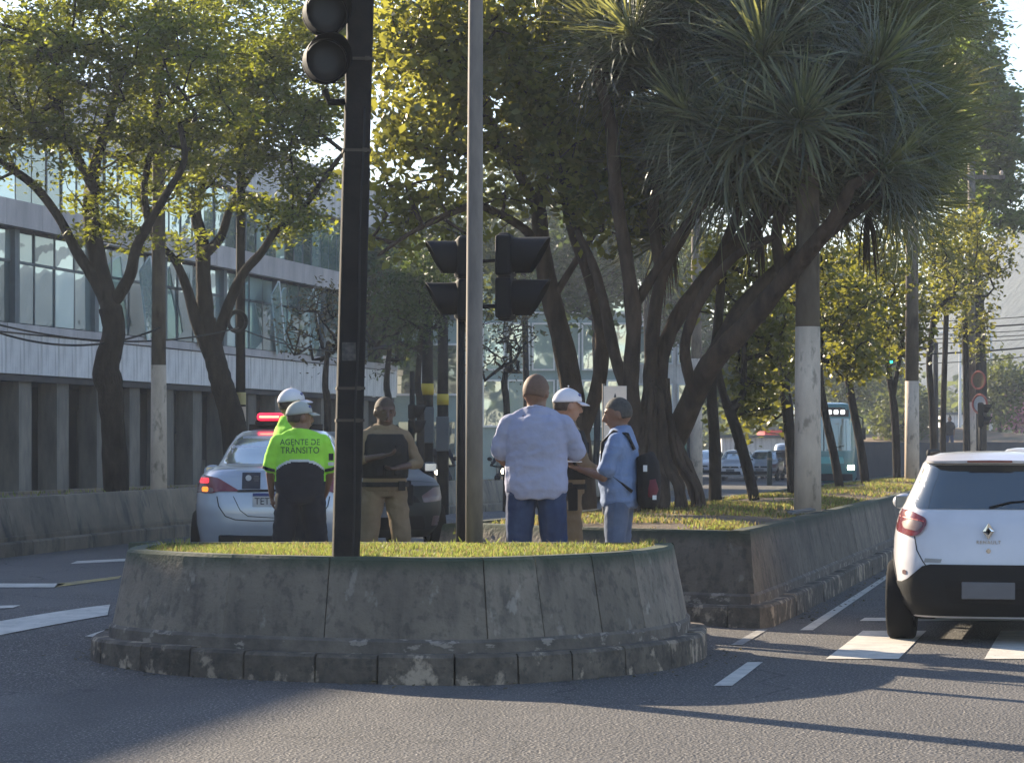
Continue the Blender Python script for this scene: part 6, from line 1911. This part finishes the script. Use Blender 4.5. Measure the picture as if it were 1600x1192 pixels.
# broad-leaved tree in the middle
d = 31
tree('street_tree', 'broad-leaved yellow-green tree behind the grey pole in the middle', (P(905, 700, d).x, d, .74),
     [path_px([(912, 800), (905, 700), (895, 620), (880, 540), (862, 470), (848, 400), (842, 330)], d, [40, 36, 33, 30, 26, 22], frm=False),
      path_px([(905, 690), (935, 600), (940, 520), (925, 440), (900, 370), (885, 300), (880, 220)], d, [26, 25, 24, 20, 14], 30.2),
      path_px([(848, 420), (830, 370), (800, 345), (760, 325), (740, 320), (690, 340), (640, 365), (590, 400)], d, [18, 15, 12, 9, 6], 29.5),
      path_px([(842, 330), (800, 250), (760, 180), (720, 110)], d, [18, 13, 9], 30), path_px([(862, 470), (905, 400), (950, 330), (980, 260)], d, [14, 11, 8], 30.5), path_px([(842, 330), (850, 240), (830, 140), (820, 40)], d, [18, 13, 9], 31.5)],
     blobs_px([(660, 130, 30, 90, 130, 1.3), (640, 260, 29.6, 75, 70, 1.0), (770, 150, 30.5, 110, 120, 1.5), (880, 130, 30, 110, 110, 1.4), (930, 220, 29.6, 95, 80, 1.0), (950, 320, 29.6, 70, 55, .8), (720, 330, 30.5, 110, 45, .8), (800, 20, 31, 150, 110, 1.8), (640, 20, 30, 80, 100, 1.4), (870, 260, 30.4, 90, 70, 1.0), (620, 350, 30, 40, 60, .6)]),
     760, 22, .13, .13, .66, M['leaf_broad'], M['bark_warm'], 13, up=.3, n_along=.10)

# dragon tree: fused stems, root strands and rosettes of sword leaves
d = 29
rng = np.random.default_rng(21)
DT = thing('dragon_tree', 'huge many-stemmed dragon tree with dense sword-leaf crown on the median', 'tree', (P(1025, 700, d).x, d, .74))
off = np.array(DT.location)
stems = [path_px([(1028, 830), (1022, 740), (1018, 660), (1022, 600)], d, [62, 66, 60, 40], frm=False),
    path_px([(1000, 820), (998, 700), (986, 600), (990, 500), (978, 400), (962, 300), (955, 200), (930, 100), (920, 20)], 28.6, [34, 36, 36, 34, 30, 26, 18], 28.2, frm=False),
    path_px([(1042, 720), (1075, 640), (1110, 570), (1165, 510), (1215, 450), (1262, 395), (1302, 345), (1330, 290)], d, [54, 52, 46, 42, 36, 26], 26.7),
    path_px([(1030, 650), (1034, 560), (1062, 490), (1120, 415), (1180, 350), (1225, 290), (1245, 220)], d, [36, 34, 30, 26, 20], 29.8),
    path_px([(1015, 620), (1020, 520), (1035, 430), (1075, 350), (1120, 270), (1150, 190)], d, [34, 30, 26, 22, 16], 29.2),
    path_px([(992, 640), (962, 560), (945, 480), (925, 410), (900, 360)], d, [30, 26, 22, 14], 29.5),
    path_px([(1100, 585), (1160, 480), (1240, 400), (1300, 350), (1370, 300), (1400, 250)], d, [34, 28, 24, 18, 14], 29.8),
    path_px([(1120, 415), (1150, 340), (1180, 260), (1190, 160), (1180, 60)], 29.5, [20, 18, 16, 13], 30),
    path_px([(1035, 430), (1020, 330), (1040, 230), (1060, 120), (1050, 20)], 29.1, [22, 20, 16, 13], 29.4),
    path_px([(1225, 440), (1215, 350), (1270, 250), (1310, 150), (1320, 50)], 28.4, [22, 19, 16, 12], 28.8),
    path_px([(1262, 395), (1340, 330), (1400, 290), (1430, 240)], 28.3, [18, 15, 12], 28.6),
    path_px([(990, 480), (1040, 400), (1090, 330), (1130, 300)], 28.6, [20, 16, 12], 28),
    path_px([(1085, 620), (1070, 540), (1100, 460), (1150, 400), (1210, 370)], 28.5, [26, 24, 20, 16], 27.6)]
for i, q in enumerate(stems): q['from'] = False
regs = [(960, 0, 28.6), (1020, -60, 29), (1010, 110, 28.4), (1060, 220, 28.2), (1100, 30, 28.4), (1110, 140, 27.9), (1150, 250, 27.9), (1190, 60, 28.2), (1210, 170, 27.9), (1240, 270, 28), (1270, 30, 28.4), (1300, 130, 28.2), (1310, 230, 28.1), (1350, 265, 28.3), (1370, 60, 28.8), (1390, 170, 28.6), (1400, 260, 28.8), (1340, -40, 29.2), (1420, 20, 29.4), (1230, -80, 29), (1120, -90, 29), (1440, 130, 29.5), (1150, 285, 28.8), (1060, 270, 29.4), (1290, 280, 29.2), (1240, 90, 26.6), (1270, 170, 26.6), (1255, 0, 26.8), (1210, 200, 26.8), (1130, 200, 27.2), (1000, 30, 27.4), (1340, 120, 27), (1330, 220, 27), (950, 60, 28)]
att = []
for px, py, dd in regs:
    for k in range(8):
        q = P(px + rng.normal() * 34, py + rng.normal() * 34, dd + abs(rng.normal()) * .6 + (k % 4) * .8 - .4); att.append(list(q))
att = np.array(att)
att = att[(att[:, 0] / att[:, 1] * F + 800) < 1450]
for q in stems: q['r'] = [w_ * .78 for w_ in q['r']]
arr, par, r, tips, can = grow(stems, att, rng, .35, .08, .020, 2.1)
skeleton_mesh(arr - off, par, r, 'trunk', M['bark_warm'], DT, can, sides=9, knob=.10)
# root strands
rr_ = random.Random(9)
for i in range(26):
    a = rr_.uniform(-1.4, 1.5); x0 = 1022 + 24 * math.sin(a) + rr_.uniform(-8, 8); y0 = rr_.uniform(590, 680)
    x1 = 1030 + 58 * math.sin(a) + rr_.uniform(-10, 10); dd = 28.75 - .25 * math.cos(a)
    mb = MB(); pts = smooth_path3([P(x0, y0, dd), P(x0 * .5 + x1 * .5 - 4 + rr_.uniform(-5, 5), 715, dd - .15), P(x1, 760, dd - .28), P(x1 + 10 * math.sin(a), 808, dd - .35)], 5)
    mb.tube([Vector(q) - Vector(off) for q in pts], [rr_.uniform(.018, .035) * (1 + .35 * k / len(pts)) for k in range(len(pts))], 7)
    mb.build('root', M['bark_warm'], DT, sm=True)
def rosette(seed, n=74, droopy=.0, L=1.0):
    rg = np.random.default_rng(seed); mb = MB()
    for k in range(n):
        az = k * 2.39996 + rg.normal() * .15; el = math.radians(88 - 88 * (k / n) ** .85 + rg.normal() * 6 - droopy * 20)
        l_ = L * rg.uniform(.75, 1.12) * (.75 + .25 * min(1, k / 20)); w = .0125 * rg.uniform(.6, 1.5)
        d_ = Vector((math.cos(az) * math.cos(el), math.sin(az) * math.cos(el), math.sin(el))); sd_ = Vector((-math.sin(az), math.cos(az), 0))
        p = Vector((0, 0, rg.uniform(-.12, .05))); vs = []; sag = rg.uniform(.02, .5) * (1 + droopy); bend = rg.normal() * .10
        for j, (t_, ww) in enumerate(((0, .7), (.3, 1.0), (.6, .85), (.85, .5), (1, .05))):
            q = p + d_ * l_ * t_ + sd_ * bend * t_ * t_; q.z -= sag * l_ * t_ ** 2.4
            vs += [q - sd_ * w * ww, q + sd_ * w * ww]
        mb.add(vs, [(j * 2, j * 2 + 1, j * 2 + 3, j * 2 + 2) for j in range(4)])
    return mb.mesh('leaf_rosette', M['blade'])
ros = [rosette(40 + i, 132 + 6 * i, L=1.16) for i in range(6)]
dead = []
for i in range(3):
    rg = np.random.default_rng(70 + i); mb = MB()
    for k in range(16):
        az = rg.uniform(0, 6.283); l_ = rg.uniform(.5, 1.0); w = .016; out_ = rg.uniform(.05, .22)
        sd_ = Vector((-math.sin(az), math.cos(az), 0)); vs = []
        for t_, ww in ((0, 1), (.35, 1), (.7, .8), (1, .1)):
            q = Vector((math.cos(az) * out_ * (t_ ** .5), math.sin(az) * out_ * (t_ ** .5), -l_ * t_)); vs += [q - sd_ * w * ww, q + sd_ * w * ww]
        mb.add(vs, [(j * 2, j * 2 + 1, j * 2 + 3, j * 2 + 2) for j in range(3)])
    dead.append(mb.mesh('dead_leaf_skirt', M['dead_blade']))
ccen = np.array(P(1200, 230, 29.3))
for i, t_ in enumerate(tips):
    p = Vector(arr[t_]); o = link('leaf_rosette', ros[i % 6], DT, p - Vector(off))
    out_ = Vector(np.array(p) - ccen); out_.z = out_.z * .5 + .75 + rng.uniform(-.3, .5); out_.x *= .95; out_.y *= .25
    o.rotation_euler = (out_.normalized()).to_track_quat('Z', 'Y').to_euler(); o.rotation_euler.rotate_axis('Z', rng.uniform(0, 6.28))
    s_ = rng.uniform(.72, 1.12); o.scale = (s_, s_, s_)
    if p.z < 4.3:
        o = link('dead_leaf_skirt', dead[i % 3], DT, p - Vector(off) - Vector((0, 0, .05))); o.rotation_euler = (rng.uniform(-.2, .2), rng.uniform(-.2, .2), rng.uniform(0, 6))

# row of slim trees along the median
rowg = 'slim trees planted along the median'
row = [
 (33, [(1117, 812), (1117, 700), (1112, 600), (1122, 500), (1130, 400)], [24, 20, 16, 12], [(1150, 420, 33.5, 60, 60, .9), (1110, 470, 34, 45, 40, .7)], 70, 'upright trunk nearest the dragon tree roots, left of the leaning one'),
 (34, [(1182, 800), (1170, 740), (1150, 670), (1130, 615), (1118, 560)], [19, 17, 15, 12], [(1185, 560, 34.5, 40, 55, .5), (1170, 620, 34.5, 35, 45, .4), (1190, 500, 34.5, 50, 50, .6)], 110, 'trunk leaning left with low yellow-green leaves, right of the upright one'),
 (37, [(1241, 800), (1236, 700), (1226, 600), (1216, 500), (1218, 400)], [22, 20, 17, 13], [(1215, 540, 37.5, 45, 80, .8), (1250, 430, 37.5, 70, 70, 1.0), (1190, 640, 37.2, 30, 35, .4)], 130, 'trunk touching the left side of the thickest pole'),
 (42, [(1314, 775), (1304, 715), (1290, 650), (1280, 580), (1285, 500)], [13, 12, 11, 9], [(1310, 470, 42, 60, 60, 1.0), (1335, 560, 42, 45, 45, .7)], 130, 'thin trunk leaning left in front of the teal bus'),
 (46, [(1354, 768), (1345, 700), (1330, 620), (1322, 560), (1330, 480)], [13, 12, 10, 8], [(1350, 430, 46, 70, 60, 1.2), (1345, 530, 46, 50, 50, .8)], 150, 'slanting trunk just right of the teal bus'),
 (51, [(1402, 765), (1400, 690), (1396, 630), (1388, 580), (1382, 520)], [13, 12, 11, 8], [(1400, 470, 51, 60, 60, 1.2), (1420, 540, 51, 35, 35, .6)], 120, 'forked trunk by the green light, left of the middle concrete pole'),
 (58, [(1460, 760), (1457, 650), (1452, 560), (1462, 480)], [12, 11, 9, 8], [(1460, 430, 58, 50, 60, 1.3), (1445, 360, 58, 60, 60, 1.4)], 110, 'dark thin trunk right of the middle concrete pole'),
 (62, [(1473, 760), (1474, 640), (1477, 540), (1480, 450)], [11, 10, 8, 7], [(1490, 440, 62, 45, 60, 1.2), (1500, 370, 62, 50, 45, 1.2)], 90, 'brown thin trunk just beside the dark thin one'),
 (70, [(1511, 770), (1510, 640), (1508, 520), (1506, 420)], [13, 12, 10, 8], [(1510, 400, 70, 60, 70, 1.8), (1525, 500, 70, 35, 70, .9), (1555, 400, 70, 40, 35, .9)], 150, 'dark trunk hugging the farther concrete pole, leaves against the hill')]
for i, (d, pth, w, bl, na, lab) in enumerate(row):
    bz_ = .74 if d < 45 else .74 - .0042 * (d - 45)
    t_ = tree('slim_tree', lab, (P(pth[0][0], 700, d).x, d, bz_), [path_px(pth, d, w, frm=False)] + ([path_px([(1394, 625), (1402, 580), (1412, 520)], d, [8, 6])] if i == 5 else []),
         blobs_px(bl), na, 15, .14, .125 + (d - 33) * .0012, .55, M['leaf_row'], M['bark'], 50 + i, rowg, up=.3, tip=.008, n_along=.15)

# tall dark tree at the right
d = 84
tree('tall_tree', 'tall dark green tree with layered branches against the sky at the right edge', (P(1532, 700, d).x, d, .3),
     [path_px([(1530, 760), (1532, 600), (1528, 450), (1520, 300), (1510, 150), (1500, 0)], d, [20, 18, 15, 12, 8], frm=False)],
     blobs_px([(1480, 40, 84, 85, 50, 3), (1500, 110, 83, 75, 45, 3), (1530, 180, 83, 70, 45, 2.6), (1560, 245, 83, 55, 28, 2), (1520, 270, 84, 70, 40, 2.4), (1570, 345, 83, 45, 14, 1.6), (1450, -40, 84, 80, 60, 3), (1570, 190, 84, 26, 18, 1.2), (1545, 300, 83, 60, 30, 2)]),
     620, 44, .26, .27, .5, M['leaf_tall'], M['bark'], 61, flat=.5, up=.9, tip=.012, step=.6, n_along=.12)

# trees behind the crossing, each with its own crown
back = [(590, 92, 470, 55, 110, 'leaf_far'), (700, 100, 420, 90, 140, 'leaf_far'), (820, 104, 330, 100, 150, 'leaf_far'), (930, 98, 400, 80, 120, 'leaf_dark'), (1010, 110, 330, 90, 130, 'leaf_far'), (1075, 120, 450, 60, 110, 'leaf_dark'),
        (1150, 132, 560, 75, 90, 'leaf_dark'), (1240, 150, 560, 70, 90, 'leaf_far'), (1330, 160, 560, 75, 95, 'leaf_far'), (1412, 140, 650, 34, 45, 'leaf_far'), (1380, 168, 610, 40, 60, 'leaf_dark'), (1280, 142, 470, 90, 100, 'leaf_dark')]
labs = ['hazy tree beyond the crossing just right of the signal column', 'hazy tree crown behind the left-facing signal hoods', 'large hazy tree behind the grey pole and right-facing hoods', 'dark tree behind the middle tree trunks', 'hazy tall tree behind the dragon tree stems',
        'dark tree behind the right side of the dragon tree stems', 'dark tree above the queueing cars', 'hazy tree above the roof of the bus', 'pale hazy tree right of the bus', 'small round bush-like tree above the grey wall', 'dark far tree left of the middle concrete pole', 'large dark tree high behind the trunk row']
for i, (px, d, cy_, rx, rz, lm) in enumerate(back):
    tree('background_tree', labs[i], (P(px, 700, d).x, d, -.3), [path_px([(px, 745), (px + 3, 660), (px - 2, cy_ + rz * .6)], d, [12, 10, 8], frm=False)],
         blobs_px([(px, cy_, d, rx, rz * .8, 3), (px - rx * .4, cy_ + rz * .3, d, rx * .6, rz * .5, 2), (px + rx * .4, cy_ - rz * .3, d, rx * .6, rz * .5, 2)]), 150, 40, .42, .34, .6, M[lm], M['bark'], 80 + i, 'trees beyond the crossing', tip=.012, step=.9)
# pink blossom tree far right
d = 150
tree('blossom_tree', 'pink-flowered tree beyond the wall at the right edge', (P(1585, 700, d).x, d, 0), [path_px([(1585, 720), (1587, 670), (1583, 640)], d, [6, 5, 4], frm=False)], blobs_px([(1588, 640, d, 28, 20, 2)]), 60, 34, .4, .3, .6, M['blossom'], M['bark'], 97, tip=.01, step=.8)
tree('background_tree', 'green tree beyond the wall under the far cables at the right edge', (P(1565, 700, 140).x, 140, 0), [path_px([(1562, 720), (1562, 660), (1560, 610)], 140, [8, 6, 5], frm=False)], blobs_px([(1572, 600, 140, 38, 34, 2), (1550, 640, 140, 25, 22, 2)]), 90, 34, .4, .3, .6, M['leaf_far'], M['bark'], 98, 'trees beyond the crossing', tip=.01, step=.8)

# wooded slope that closes the far view: one mass
rng = np.random.default_rng(8)
n = 1500
x = rng.uniform(-60, 95, n); y = rng.uniform(225, 300, n); zb = .5 + (y - 225) * .03
cen = np.stack([x, y, zb + rng.uniform(0, 3.2, n)], 1)
o = leaves('woodland', cen, 40, 1.6, 1.1, .7, M['leaf_far'], None, rng); tag(o, 'far wooded slope behind the street', kind='stuff')
# dead leaves and grit caught along the kerbs
rng = np.random.default_rng(31); kp = []
kern = [(Vector(a), Vector(b_)) for a, b_ in zip(fpath[:-1], fpath[1:])] + [(Vector((right_edge(y), y)), Vector((right_edge(y + 4), y + 4))) for y in range(22, 46, 4)]
for a, b_ in kern:
    dd = (b_ - a).normalized()
    for k in range(int((b_ - a).length * 16)):
        u = rng.random(); q = a + (b_ - a) * u + Vector((dd.y, -dd.x)) * abs(rng.normal()) * .16
        kp.append((q.x, q.y, G(q.x, q.y) + .008))
o = leaves('leaf_litter', np.array(kp), 1, .008, .045, .6, M['leaf_brown'], None, rng, up=4); tag(o, 'dead leaves caught on the asphalt along the kerbs', kind='stuff')
# fallen leaves on the median

rng = np.random.default_rng(77); pts_ = median_points(rng, 1600); pts_[:, 2] += .012
o = leaves('leaf_litter', pts_, 1, .02, .06, .6, M['leaf_brown'], None, rng, up=3); tag(o, 'dry fallen leaves on the median soil', kind='stuff')
